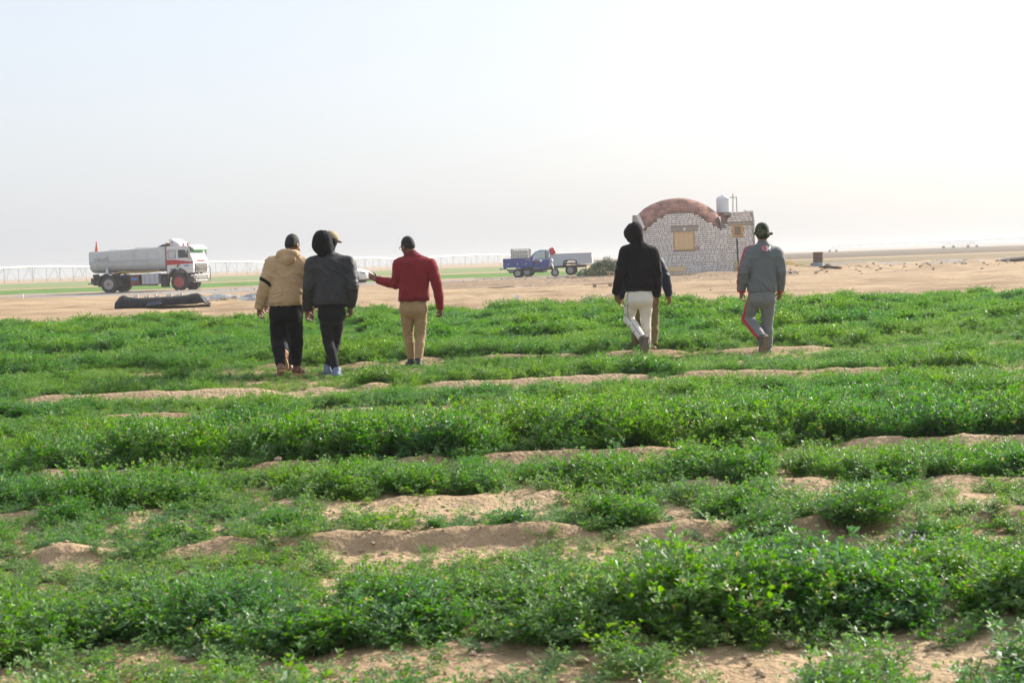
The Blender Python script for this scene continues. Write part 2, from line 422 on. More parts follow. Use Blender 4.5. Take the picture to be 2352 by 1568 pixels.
def cover(x, y):
    """how densely and how tall the crop stands"""
    x = np.asarray(x, float); y = np.asarray(y, float)
    yy = y - wob(x) * 0.35
    big = vnoise(x * 0.9, y * 0.9, 101, 4); fine = vnoise(x * 3.1, y * 3.1, 102, 3)
    K = [(3.4,.5,.14),(4.6,.45,.11),(5.0,.32,.075),(5.4,.36,.08),(5.55,1,.17),(6.05,1,.175),(6.5,.9,.10),(7.0,.75,.075),(7.3,.60,.06),(7.7,.60,.065),(8.5,.55,.07),(8.75,.5,.07),(8.92,1,.145),
         (9.25,1,.135),(9.6,1,.08),(10.1,.7,.05),(10.25,.15,.04),(10.56,.08,.04),(10.66,1,.25),(11.2,1,.25),(11.9,1,.16),(12.6,1,.11),(12.9,.8,.08),(13.0,1,.15),(13.5,1,.12),(14.1,.6,.05),(14.25,.2,.04),(14.5,.2,.04),(14.6,1,.13),(15.2,1,.10),(16.0,.9,.06),
         (16.4,.6,.05),(16.6,.12,.04),(17.05,.12,.04),(17.15,1,.18),(17.7,1,.16),(18.6,1,.10),(18.8,.8,.07),(18.95,1,.14),(20,.95,.08),(20.8,.4,.05),(21.4,.35,.05),(21.6,1,.18),(22.6,1,.15),(23.4,.9,.08),(23.7,1,.18),
         (25.0,1,.12),(26.0,.95,.08),(26.4,1,.19),(28.4,1,.12),(29.6,.95,.08),(30.0,1,.2),(32.5,1,.12),(34,.95,.09),(34.5,1,.2),(38,1,.12),(39.5,.95,.09),(40,1,.2),(46,1,.15)]
    K = np.array(K)
    den = np.interp(yy, K[:, 0], K[:, 1]); hgt = np.interp(yy, K[:, 0], K[:, 2])
    # along the sand ridges the crop fails only here and there
    for (ry, rh, rw, segs) in RIDGES:
        near = np.exp(-((yy - ry - 0.02) / (rw * 1.25)) ** 2)
        s = soft_in(x, segs, 0.15)
        den = den * (1 - near * s * 0.95); den = np.maximum(den, near * (1 - s) * 0.85)
        hgt = np.maximum(hgt, near * (1 - s) * 0.07)
    lump = np.where(y < 20, 0.70 + 0.5 * sstep(0.34, 0.62, big), 0.45 + 0.95 * sstep(0.34, 0.62, big))
    far = sstep(21, 26, y)
    hgt = hgt * lump * (0.85 + 0.3 * fine)
    # every stool of alfalfa is a dome of its own with a dim gap to the next
    w1, r1 = worley(x, y, 0.40, 5); w2, r2 = worley(x, y, 0.85, 6)
    dome = np.where(y < 16, 1 - sstep(0.22, 0.78, w1), 0.5 * (1 - sstep(0.22, 0.78, w1)) + 0.5 * (1 - sstep(0.2, 0.8, w2)))
    rr = np.where(y < 16, r1, 0.5 * (r1 + r2))
    hgt = hgt * (0.42 + 0.78 * dome) * (0.78 + 0.5 * rr)
    gap = 1 - dome
    den = den * (0.35 + 0.65 * sstep(0.25, 0.45, big * 0.6 + fine * 0.4)) * (1 - 0.55 * gap)
    for (cx, cy, rx, ry, s) in BARE:
        q = ((x - cx) / rx) ** 2 + ((y - cy) / ry) ** 2
        k = (1 - sstep(0.55, 1.25, q + (fine - 0.5) * 0.7)) * s
        den = den * (1 - k); hgt = hgt * (1 - 0.45 * k)
    for (cx, cy, rx, ry) in TROD:            # trodden where people walk
        q = ((x - cx) / rx) ** 2 + ((y - cy) / ry) ** 2
        k = 1 - sstep(0.5, 1.3, q + (fine - 0.5) * 0.5)
        hgt = hgt * (1 - 0.66 * k); den = den * (1 - 0.30 * k)
    den = den * (1 - sstep(-0.5, 0.25, y - field_end(x)))
    return den, hgt

rng = np.random.default_rng(7)
def leaf_verts(V, F, M, base, d, up, L, W, fold, curl):
    """one leaflet: folded, tip bent"""
    d = d.normalized(); s = d.cross(up)
    s = s.normalized() if s.length > 1e-4 else d.orthogonal().normalized()
    n = s.cross(d).normalized()
    i = len(V)
    mid = base + d * (L * 0.62) + n * (curl * L * 0.10)
    tip = base + d * L - n * (curl * L * 0.12)
    V += [base, mid + s * (W * 0.5) + n * (fold * W), mid - s * (W * 0.5) + n * (fold * W), tip,
          base + d * (L * 0.5)]
    F += [(i, i + 4, i + 1), (i, i + 2, i + 4), (i + 4, i + 3, i + 1), (i + 4, i + 2, i + 3)]
    M += [0, 0, 0, 0]
def make_plant(seed, stems, Lh, leafL, spread, leaves_per=9, lo=0.12):
    r = random.Random(seed); V = []; F = []; M = []
    for s in range(stems):
        a = r.uniform(0, 2 * math.pi); rr = r.uniform(0, 0.045)
        p = Vector((math.cos(a) * rr, math.sin(a) * rr, -0.01))
        lean = r.uniform(0.05, spread); ln = Lh * r.uniform(0.6, 1.1)
        d = Vector((math.cos(a) * lean, math.sin(a) * lean, 1)).normalized()
        pts = [p.copy()]; nseg = 6
        bend = Vector((r.uniform(-1, 1), r.uniform(-1, 1), 0)) * 0.12
        for k in range(nseg):
            d = (d + bend * 0.5 + Vector((math.cos(a), math.sin(a), 0)) * (0.06 * spread)).normalized()
            p = p + d * (ln / nseg); pts.append(p.copy())
        # stem as a thin three sided tube
        i0 = len(V)
        for k, q in enumerate(pts):
            rad_ = 0.0018 * (1 - 0.55 * k / nseg)
            for t in range(3): V.append(q + Vector((math.cos(t * 2.094), math.sin(t * 2.094), 0)) * rad_)
        for k in range(nseg):
            for t in range(3):
                F.append((i0 + k * 3 + t, i0 + k * 3 + (t + 1) % 3, i0 + (k + 1) * 3 + (t + 1) % 3, i0 + (k + 1) * 3 + t)); M.append(1)
        ang = r.uniform(0, 6.28)
        for k in range(leaves_per):
            t = lo + (1 - lo) * (k + r.uniform(-.3, .3)) / leaves_per; t = min(max(t, 0.05), 0.999)
            fi = t * nseg; i = min(int(fi), nseg - 1); q = pts[i].lerp(pts[i + 1], fi - i)
            ang += 2.4 + r.uniform(-.5, .5)
            sz = leafL * (0.62 + 0.5 * math.sin(math.pi * min(1, t * 0.9 + 0.1))) * r.uniform(0.75, 1.2)
            rise = r.uniform(0.15, 0.9) + 0.5 * t
            pd = Vector((math.cos(ang), math.sin(ang), rise)).normalized()
            pe = q + pd * (sz * r.uniform(0.5, 1.0))
            up = Vector((r.uniform(-.45, .45), r.uniform(-.45, .45), 1)).normalized()
            side = pd.cross(up).normalized()
            droop = r.uniform(-0.5, 0.25)
            for kk in (-1, 0, 1):
                dd = (pd * (1.0 if kk == 0 else 0.45) + side * (0.9 * kk) + Vector((0, 0, droop + (0.25 if kk == 0 else 0)))).normalized()
                leaf_verts(V, F, M, pe, dd, up, sz * (1.08 if kk == 0 else 0.95), sz * 0.5, r.uniform(0.02, 0.2), r.uniform(-1, 1.4))
        # the bunch of young leaflets at the tip
        for kk in range(4):
            a2 = kk * 1.6 + r.uniform(-.4, .4)
            leaf_verts(V, F, M, pts[-1], (d * 1.2 + Vector((math.cos(a2), math.sin(a2), r.uniform(.1, .8)))).normalized(), Vector((0, 0, 1)), leafL * r.uniform(0.55, 0.85), leafL * 0.34, 0.15, 0.5)
    return V, F, M

def leaf_material(name, top, under, tr):
    m = bpy.data.materials.new(name); m.use_nodes = True
    t = m.node_tree; p = t.nodes['Principled BSDF']; out = t.nodes['Material Output']
    geo = t.nodes.new('ShaderNodeNewGeometry'); oi = t.nodes.new('ShaderNodeObjectInfo')
    mix = t.nodes.new('ShaderNodeMix'); mix.data_type = 'RGBA'
    t.links.new(geo.outputs['Backfacing'], mix.inputs[0]); mix.inputs[6].default_value = (*top, 1); mix.inputs[7].default_value = (*under, 1)
    # per leaf and per plant drift from blue green to yellow green
    hsv = t.nodes.new('ShaderNodeHueSaturation')
    mh = t.nodes.new('ShaderNodeMapRange'); mh.inputs[3].default_value = 0.478; mh.inputs[4].default_value = 0.522
    ad = t.nodes.new('ShaderNodeMath'); ad.operation = 'ADD'
    m1 = t.nodes.new('ShaderNodeMath'); m1.operation = 'MULTIPLY'; m1.inputs[1].default_value = 0.5
    m2 = t.nodes.new('ShaderNodeMath'); m2.operation = 'MULTIPLY'; m2.inputs[1].default_value = 0.5
    t.links.new(geo.outputs['Random Per Island'], m1.inputs[0]); t.links.new(oi.outputs['Random'], m2.inputs[0])
    t.links.new(m1.outputs[0], ad.inputs[0]); t.links.new(m2.outputs[0], ad.inputs[1])
    t.links.new(ad.outputs[0], mh.inputs[0]); t.links.new(mh.outputs[0], hsv.inputs['Hue'])
    mv = t.nodes.new('ShaderNodeMapRange'); mv.inputs[3].default_value = 1.3; mv.inputs[4].default_value = 0.72
    t.links.new(ad.outputs[0], mv.inputs[0]); t.links.new(mv.outputs[0], hsv.inputs['Value'])
    # patches of lusher and paler growth, and a few dried leaves
    pn = t.nodes.new('ShaderNodeTexNoise'); pn.inputs['Scale'].default_value = 0.55; pn.inputs['Detail'].default_value = 4
    t.links.new(oi.outputs['Location'], pn.inputs['Vector'])
    pr = t.nodes.new('ShaderNodeMapRange'); pr.inputs[1].default_value = 0.38; pr.inputs[2].default_value = 0.62
    t.links.new(pn.outputs[0], pr.inputs[0])
    pm = t.nodes.new('ShaderNodeMix'); pm.data_type = 'RGBA'; pm.blend_type = 'MULTIPLY'; pm.inputs[0].default_value = 1.0
    pc = t.nodes.new('ShaderNodeMix'); pc.data_type = 'RGBA'; pc.inputs[6].default_value = (0.72, 0.86, 1.05, 1); pc.inputs[7].default_value = (1.22, 1.08, 0.9, 1)
    t.links.new(pr.outputs[0], pc.inputs[0]); t.links.new(mix.outputs[2], pm.inputs[6]); t.links.new(pc.outputs[2], pm.inputs[7])
    gt = t.nodes.new('ShaderNodeMath'); gt.operation = 'GREATER_THAN'; gt.inputs[1].default_value = 0.965; t.links.new(geo.outputs['Random Per Island'], gt.inputs[0])
    dm = t.nodes.new('ShaderNodeMix'); dm.data_type = 'RGBA'; dm.inputs[7].default_value = (0.30, 0.25, 0.10, 1)
    t.links.new(gt.outputs[0], dm.inputs[0]); t.links.new(pm.outputs[2], dm.inputs[6])
    t.links.new(dm.outputs[2], hsv.inputs['Color'])
    t.links.new(hsv.outputs[0], p.inputs['Base Color'])
    p.inputs['Roughness'].default_value = 0.45; p.inputs['Specular IOR Level'].default_value = 0.4
    tl = t.nodes.new('ShaderNodeBsdfTranslucent')
    hs2 = t.nodes.new('ShaderNodeHueSaturation'); hs2.inputs['Hue'].default_value = 0.485; hs2.inputs['Saturation'].default_value = 1.15; hs2.inputs['Value'].default_value = 1.85
    t.links.new(hsv.outputs[0], hs2.inputs['Color']); t.links.new(hs2.outputs[0], tl.inputs['Color'])
    ms = t.nodes.new('ShaderNodeMixShader'); ms.inputs[0].default_value = tr
    t.links.new(p.outputs[0], ms.inputs[1]); t.links.new(tl.outputs[0], ms.inputs[2])
    t.links.new(ms.outputs[0], out.inputs['Surface'])
    MATS[name] = m
    return m
leaf_material('alfalfa_leaf', (0.076, 0.208, 0.023), (0.13, 0.235, 0.085), 0.44)
mat('alfalfa_stem', (0.16, 0.24, 0.07), 0.6, var=0.2, scale=20)
SRC = bpy.data.collections.new('alfalfa_sources')      # not linked to the scene: instanced only
def source(name, V, F, M):
    me = bpy.data.meshes.new(name); me.from_pydata([tuple(v) for v in V], [], F); me.update()
    me.materials.append(MATS['alfalfa_leaf']); me.materials.append(MATS['alfalfa_stem'])
    me.polygons.foreach_set('material_index', np.array(M, dtype=np.int32))
    o = bpy.data.objects.new(name, me); SRC.objects.link(o); return o
N_NEAR, N_LOW, N_FAR = 7, 4, 5
for i in range(N_NEAR): source('alfalfa_a%02d' % i, *make_plant(10 + i, 8, 0.26, 0.035, 0.6, 9))
for i in range(N_LOW): source('alfalfa_b%02d' % i, *make_plant(40 + i, 6, 0.16, 0.023, 1.3, 8, 0.02))
for i in range(N_FAR): source('alfalfa_c%02d' % i, *make_plant(70 + i, 12, 0.26, 0.042, 0.8, 7, 0.25))

pts = []; sc_ = []; rot_ = []; idx_ = []
def scatter(y0, y1, dens, kind):
    y = np.sqrt(rng.uniform(y0 ** 2, y1 ** 2, int(dens * 0.43 * (y1 ** 2 - y0 ** 2))))
    x = rng.uniform(-0.43, 0.43, len(y)) * y + rng.uniform(-0.8, 0.8, len(y))
    d, h = cover(x, y)
    keep = rng.uniform(0, 1, len(y)) < d
    x, y, h, d = x[keep], y[keep], h[keep], d[keep]
    z = height(x, y)
    s = h / 0.24 * rng.uniform(0.72, 1.22, len(y))
    low = s < 0.42
    if kind == 'near':
        ix = np.where(low, N_NEAR + rng.integers(0, N_LOW, len(y)), rng.integers(0, N_NEAR, len(y)))
        sc = np.where(low, np.clip(s * 1.9, 0.4, 0.9), np.clip(s, 0.5, 1.3))
        wid = np.clip(sc, 0.72, 1.15) * rng.uniform(0.85, 1.15, len(y)) * np.where(y < 8.5, 1.12, 1.0)
    else:
        ix = N_NEAR + N_LOW + rng.integers(0, N_FAR, len(y)); sc = np.clip(s, 0.35, 1.5); wid = np.clip(sc, 0.75, 1.3) * rng.uniform(0.9, 1.25, len(y))
    n = len(y)
    pts.append(np.stack([x, y, z], 1)); sc_.append(np.stack([wid, wid, sc], 1)); idx_.append(ix)
    rot_.append(np.stack([rng.normal(0, 0.13, n), rng.normal(0, 0.13, n), rng.uniform(0, 6.283, n)], 1))
scatter(3.3, 9.2, 300, 'near')
scatter(9.2, 16.0, 215, 'near')
scatter(16.0, 25.0, 130, 'near')
scatter(25.0, 48.0, 60, 'far')
pts = np.concatenate(pts); sc_ = np.concatenate(sc_); rot_ = np.concatenate(rot_); idx_ = np.concatenate(idx_)
me = bpy.data.meshes.new('alfalfa_crop'); me.vertices.add(len(pts)); me.vertices.foreach_set('co', pts.astype(np.float32).ravel()); me.update()
a1 = me.attributes.new('p_scale', 'FLOAT_VECTOR', 'POINT'); a1.data.foreach_set('vector', np.array(sc_, dtype=np.float32).ravel())
a2 = me.attributes.new('p_rot', 'FLOAT_VECTOR', 'POINT'); a2.data.foreach_set('vector', np.array(rot_, dtype=np.float32).ravel())
a3 = me.attributes.new('p_idx', 'INT', 'POINT'); a3.data.foreach_set('value', np.array(idx_, dtype=np.int32))
print('alfalfa plants', len(pts))
crop = bpy.data.objects.new('alfalfa_crop', me); COL.objects.link(crop)
tag(crop, 'bright green leafy alfalfa covering the field in uneven rows', None, kind='stuff')
ng = bpy.data.node_groups.new('scatter_alfalfa', 'GeometryNodeTree')
ng.interface.new_socket('Geometry', in_out='INPUT', socket_type='NodeSocketGeometry')
ng.interface.new_socket('Geometry', in_out='OUTPUT', socket_type='NodeSocketGeometry')
gi = ng.nodes.new('NodeGroupInput'); go = ng.nodes.new('NodeGroupOutput')
iop = ng.nodes.new('GeometryNodeInstanceOnPoints')
ci = ng.nodes.new('GeometryNodeCollectionInfo'); ci.inputs['Collection'].default_value = SRC
ci.inputs['Separate Children'].default_value = True; ci.inputs['Reset Children'].default_value = True
def na(nm, ty):
    n = ng.nodes.new('GeometryNodeInputNamedAttribute'); n.data_type = ty; n.inputs[0].default_value = nm; return n
n1, n2, n3 = na('p_scale', 'FLOAT_VECTOR'), na('p_rot', 'FLOAT_VECTOR'), na('p_idx', 'INT')
e2r = ng.nodes.new('FunctionNodeEulerToRotation')
ng.links.new(gi.outputs[0], iop.inputs['Points']); ng.links.new(ci.outputs[0], iop.inputs['Instance'])
iop.inputs['Pick Instance'].default_value = True
ng.links.new(n3.outputs[0], iop.inputs['Instance Index'])
ng.links.new(n2.outputs[0], e2r.inputs[0]); ng.links.new(e2r.outputs[0], iop.inputs['Rotation'])
ng.links.new(n1.outputs[0], iop.inputs['Scale'])
ng.links.new(iop.outputs[0], go.inputs[0])
md = crop.modifiers.new('scatter', 'NODES'); md.node_group = ng
# ------------------------------------------------------------------ figures: smooth fields turned into meshes
class Field:
    def __init__(s, lo, hi, h):
        s.h = h; s.lo = np.array(lo, float)
        s.n = np.ceil((np.array(hi) - s.lo) / h).astype(int) + 1
        s.ax = [s.lo[i] + np.arange(s.n[i]) * h for i in range(3)]
        s.D = np.full(s.n, 9.0, np.float32)
    def _sl(s, lo, hi):
        o = []
        for i in range(3):
            a = int(max(0, math.floor((lo[i] - s.lo[i]) / s.h))); b = int(min(s.n[i], math.ceil((hi[i] - s.lo[i]) / s.h) + 1))
            if b <= a: return None
            o.append(slice(a, b))
        return tuple(o)
    def _put(s, sl, d, k, sub=False):
        D = s.D[sl]
        if sub: s.D[sl] = np.maximum(D, -d); return
        if k <= 0: s.D[sl] = np.minimum(D, d); return
        hh = np.clip(0.5 + 0.5 * (D - d) / k, 0, 1)
        s.D[sl] = D * (1 - hh) + d * hh - k * hh * (1 - hh)
    def _xyz(s, sl):
        return (s.ax[0][sl[0]][:, None, None].astype(np.float32), s.ax[1][sl[1]][None, :, None].astype(np.float32), s.ax[2][sl[2]][None, None, :].astype(np.float32))
    def cone(s, a, b, ra, rb, k=0.02, sub=False):
        a = np.array(a, float); b = np.array(b, float); m = max(ra, rb) + k + 0.05
        sl = s._sl(np.minimum(a, b) - m, np.maximum(a, b) + m)
        if sl is None: return
        X, Y, Z = s._xyz(sl); d = b - a; L2 = float(d @ d) + 1e-9
        t = np.clip(((X - a[0]) * d[0] + (Y - a[1]) * d[1] + (Z - a[2]) * d[2]) / L2, 0, 1)
        q = np.sqrt((X - a[0] - t * d[0]) ** 2 + (Y - a[1] - t * d[1]) ** 2 + (Z - a[2] - t * d[2]) ** 2) - (ra + (rb - ra) * t)
        s._put(sl, q.astype(np.float32), k, sub)
    def chain(s, pts, rs, k=0.02):
        for i in range(len(pts) - 1): s.cone(pts[i], pts[i + 1], rs[i], rs[i + 1], k)
    def ell(s, c, r, R=None, k=0.02, sub=False):
        c = np.array(c, float); m = max(r) + k + 0.05
        sl = s._sl(c - m, c + m)
        if sl is None: return
        X, Y, Z = s._xyz(sl); X, Y, Z = X - c[0], Y - c[1], Z - c[2]
        if R is not None:
            R = np.array(R)     # columns are the local axes
            X, Y, Z = (X * R[0, 0] + Y * R[1, 0] + Z * R[2, 0], X * R[0, 1] + Y * R[1, 1] + Z * R[2, 1], X * R[0, 2] + Y * R[1, 2] + Z * R[2, 2])
        k0 = np.sqrt((X / r[0]) ** 2 + (Y / r[1]) ** 2 + (Z / r[2]) ** 2)
        k1 = np.sqrt((X / r[0] ** 2) ** 2 + (Y / r[1] ** 2) ** 2 + (Z / r[2] ** 2) ** 2) + 1e-6
        s._put(sl, (k0 * (k0 - 1) / k1).astype(np.float32), k, sub)
    def column(s, secs, k=0.02, p=2.4, rnd=0.0):
        """stack of oval sections (z, cx, cy, rx, ry), ends cut flat"""
        S = np.array(sorted(secs)); m = S[:, 3:].max() + 0.06
        sl = s._sl((S[:, 1].min() - m, S[:, 2].min() - m, S[0, 0] - 0.05), (S[:, 1].max() + m, S[:, 2].max() + m, S[-1, 0] + 0.05))
        if sl is None: return
        X, Y, Z = s._xyz(sl)
        zz = np.linspace(S[0, 0], S[-1, 0], 60); ker = np.ones(7) / 7
        f = []
        for i in range(1, 5):
            v = np.interp(zz, S[:, 0], S[:, i]); v = np.convolve(np.pad(v, 3, mode='edge'), ker, 'valid'); f.append(np.interp(Z.ravel(), zz, v)[None, None, :])
        q = ((np.abs(X - f[0]) / f[2]) ** p + (np.abs(Y - f[1]) / f[3]) ** p) ** (1 / p)
        d = (q - 1) * np.minimum(f[2], f[3])
        d = np.maximum(d, np.maximum(S[0, 0] - Z, Z - S[-1, 0]))
        s._put(sl, d.astype(np.float32), k)
    def cut_below(s, z): s.D = np.maximum(s.D, (z - s.ax[2])[None, None, :].astype(np.float32))
    def plane(s, c, n):   # keep the side the normal points away from
        X, Y, Z = s._xyz((slice(None),) * 3)
        s.D = np.maximum(s.D, ((X - c[0]) * n[0] + (Y - c[1]) * n[1] + (Z - c[2]) * n[2]).astype(np.float32))
    def folds(s, seed, amp, wl=0.05, zdom=2.2, foci=None, base=0.35):
        """cloth creases, gathered round the joints"""
        I = np.argwhere(np.abs(s.D) < 0.035)
        P = s.lo + I * s.h; r = np.random.default_rng(seed); tot = np.zeros(len(P))
        warp = np.stack([np.sin(P @ r.normal(0, 11, 3) + r.uniform(0, 6)) for _ in range(3)], 1) * 0.04
        Q = P + warp
        for i in range(5):
            kv = r.normal(0, 1, 3); kv[2] *= zdom; kv = kv / np.linalg.norm(kv) * (2 * math.pi / (wl * r.uniform(0.8, 2.2)))
            w = 1 - np.abs(np.sin(Q @ kv * 0.5 + r.uniform(0, 6)))
            env = np.clip(np.sin(P @ r.normal(0, 8, 3) + r.uniform(0, 6)) * 1.1 + 0.1, 0, 1)
            tot += w ** 2.6 * env
        tot -= 0.45
        if foci is not None:
            g = np.full(len(P), base)
            for c, rr in foci: g = np.maximum(g, np.exp(-((P - c) ** 2).sum(1) / rr ** 2))
            tot *= g
        s.D[I[:, 0], I[:, 1], I[:, 2]] -= (amp * tot).astype(np.float32)
    def mesh(s):
        D = s.D; ins = D < 0
        c = np.zeros(np.array(D.shape) - 1, np.int8)
        sl = [slice(0, -1), slice(1, None)]
        for a in (0, 1):
            for b in (0, 1):
                for d in (0, 1): c += ins[sl[a], sl[b], sl[d]]
        act = (c > 0) & (c < 8); I = np.argwhere(act)
        cid = np.full(act.shape, -1, np.int64); cid[act] = np.arange(len(I))
        cor = [(a, b, d) for a in (0, 1) for b in (0, 1) for d in (0, 1)]
        val = np.stack([D[I[:, 0] + a, I[:, 1] + b, I[:, 2] + d] for a, b, d in cor], 1)
        acc = np.zeros((len(I), 3)); cnt = np.zeros(len(I))
        for i in range(8):
            for j in range(i + 1, 8):
                df = [abs(cor[i][q] - cor[j][q]) for q in range(3)]
                if sum(df) != 1: continue
                m = (val[:, i] < 0) != (val[:, j] < 0)
                t = val[m, i] / (val[m, i] - val[m, j])
                A = np.array(cor[i], float); B = np.array(cor[j], float)
                acc[m] += A + t[:, None] * (B - A); cnt[m] += 1
        V = s.lo + (I + acc / cnt[:, None]) * s.h
        F = []
        for ax in range(3):
            lo_ = [slice(1, -1)] * 3; hi_ = [slice(1, -1)] * 3
            lo_[ax] = slice(0, -1); hi_[ax] = slice(1, None)
            a = ins[tuple(lo_)]; b = ins[tuple(hi_)]
            E = np.argwhere(a != b); sg = a[a != b]
            off = [1, 1, 1]; off[ax] = 0; E = E + np.array(off)
            o1, o2 = [(1, 2), (2, 0), (0, 1)][ax]
            def cell(d1, d2):
                Q = E.copy(); Q[:, o1] -= d1; Q[:, o2] -= d2; return cid[Q[:, 0], Q[:, 1], Q[:, 2]]
            q = np.stack([cell(1, 1), cell(0, 1), cell(0, 0), cell(1, 0)], 1)
            q[~sg] = q[~sg][:, ::-1]
            F.append(q)
        return V, np.concatenate(F)
def split_obj(name, V, F, mask, m, parent):
    """the faces under the mask as a mesh of their own"""
    f = F[mask]; ids, inv = np.unique(f, return_inverse=True)
    return link_mesh(name, V[ids], inv.reshape(f.shape), m, parent, True)

def V3(p): return np.array([p[0], p[1], p[2]], float)
def unit(v): v = np.array(v, float); return v / (np.linalg.norm(v) + 1e-9)
def rot_head(yaw, pitch, rollz):
    M = Matrix.Rotation(rad(yaw), 3, 'Z') @ Matrix.Rotation(rad(rollz), 3, 'Y') @ Matrix.Rotation(rad(pitch), 3, 'X')
    return np.array(M)

def skin_head(f, c, R):
    P = lambda x, y, z: c + R @ np.array((x, y, z))
    f.ell(P(0, -.012, .022), (.076, .097, .100), R, .01)
    f.ell(P(0, .030, -.050), (.060, .066, .074), R, .03)
    f.ell(P(0, .062, -.100), (.032, .030, .026), R, .025)
    f.cone(P(0, .090, .004), P(0, .112, -.034), .010, .014, .012)
    for s_ in (-1, 1):
        f.ell(P(.080 * s_, -.012, -.022), (.011, .026, .033), R, .006)
        f.ell(P(.036 * s_, .078, .022), (.026, .014, .009), R, .012)
        f.ell(P(.035 * s_, .094, .000), (.016, .012, .010), R, .006, sub=True)
        f.ell(P(.040 * s_, .058, -.034), (.022, .022, .018), R, .02)
    f.ell(P(0, .094, -.064), (.025, .010, .007), R, .006)
    f.ell(P(0, .092, -.078), (.022, .010, .007), R, .006)

def skin_hand(f, wr, d, wax, nrm, curl=0.5, sc=1.0, point=False):
    d, wax = unit(d), unit(wax); nrm = unit(nrm)
    pc = wr + d * .048 * sc
    f.cone(wr, wr + d * .03 * sc, .027, .029, .02)
    for o in (-.024, 0, .024):
        f.cone(wr + d * .025 * sc + wax * o * .7, wr + d * .088 * sc + wax * o, .018, .015, .012)
    for i, (o, L) in enumerate(((.031, .072), (.0105, .082), (-.0105, .076), (-.030, .060))):
        b = wr + d * (.088 - abs(o) * .12) * sc + wax * o
        c = curl + 0.07 * i
        if point and i == 0: c = 0.05
        d1 = unit(d * math.cos(c * .7) + nrm * math.sin(c * .7) + wax * o * 1.6)
        d2 = unit(d * math.cos(c * 1.7) + nrm * math.sin(c * 1.7) + wax * o * .6)
        d3 = unit(d * math.cos(c * 2.4) + nrm * math.sin(c * 2.4))
        p1 = b + d1 * L * .46; p2 = p1 + d2 * L * .32; p3 = p2 + d3 * L * .25
        f.cone(b, p1, .0100, .0092, .003); f.cone(p1, p2, .0092, .0086, .003); f.cone(p2, p3, .0086, .0076, .003)
    tb = wr + d * .028 * sc + wax * .030
    t1 = tb + unit(d * .75 + wax * .62 + nrm * .25) * .040; t2 = t1 + unit(d * .93 + wax * .18 + nrm * .35) * .034
    f.cone(tb, t1, .0150, .0110, .010); f.cone(t1, t2, .0110, .0090, .004)

def skin_foot(f, an, t, up):
    heel = an - up * .045 - t * .035
    f.cone(an, heel, .036, .033, .02); f.cone(heel, heel + t * .16 - up * .006, .033, .030, .03)
    s_ = unit(np.cross(t, up))
    f.cone(an, heel + t * .15, .034, .028, .03)
    for i, o in enumerate((-.032, -.016, 0, .016, .031)):
        f.cone(heel + t * .15 - up * .012 + s_ * o * .8, heel + t * (.215 - .008 * abs(i - 1)) - up * .016 + s_ * o, .017, .0105, .008)
    return heel

def sole_mesh(mb, heel, t, up, th=.022, L=.27, W=.098, drop=.03, bend=0.0):
    s_ = unit(np.cross(t, up)); o = heel - up * drop - t * .045
    prof = [(0, .30), (.03, .42), (.12, .36), (.30, .33), (.48, .36), (.66, .47), (.80, .49), (.92, .40), (.985, .22), (1, .06)]
    top = [o + t * (L * a) + s_ * (W * b) for a, b in prof] + [o + t * (L * a) - s_ * (W * b) for a, b in prof[::-1]]
    bot = [p - up * th for p in top]; n = len(top)
    mb.add([tuple(p) for p in top] + [tuple(p) for p in bot], [tuple(range(n)), tuple(range(2 * n - 1, n - 1, -1))] + [(i, n + i, n + (i + 1) % n, (i + 1) % n) for i in range(n)])

def lerp3(a, b, t): return a + (b - a) * t

mat('skin_brown', (0.175, 0.082, 0.048), 0.5, var=0.12, scale=30, spec=0.4)
mat('skin_tan', (0.27, 0.135, 0.08), 0.5, var=0.12, scale=30, spec=0.4)
mat('hair_black', (0.012, 0.010, 0.009), 0.75, var=0.4, scale=120, bump=0.004, bscale=260)
mat('eye_white', (0.7, 0.68, 0.64), 0.2, var=0.02)
mat('eye_dark', (0.02, 0.012, 0.008), 0.2, var=0.02)

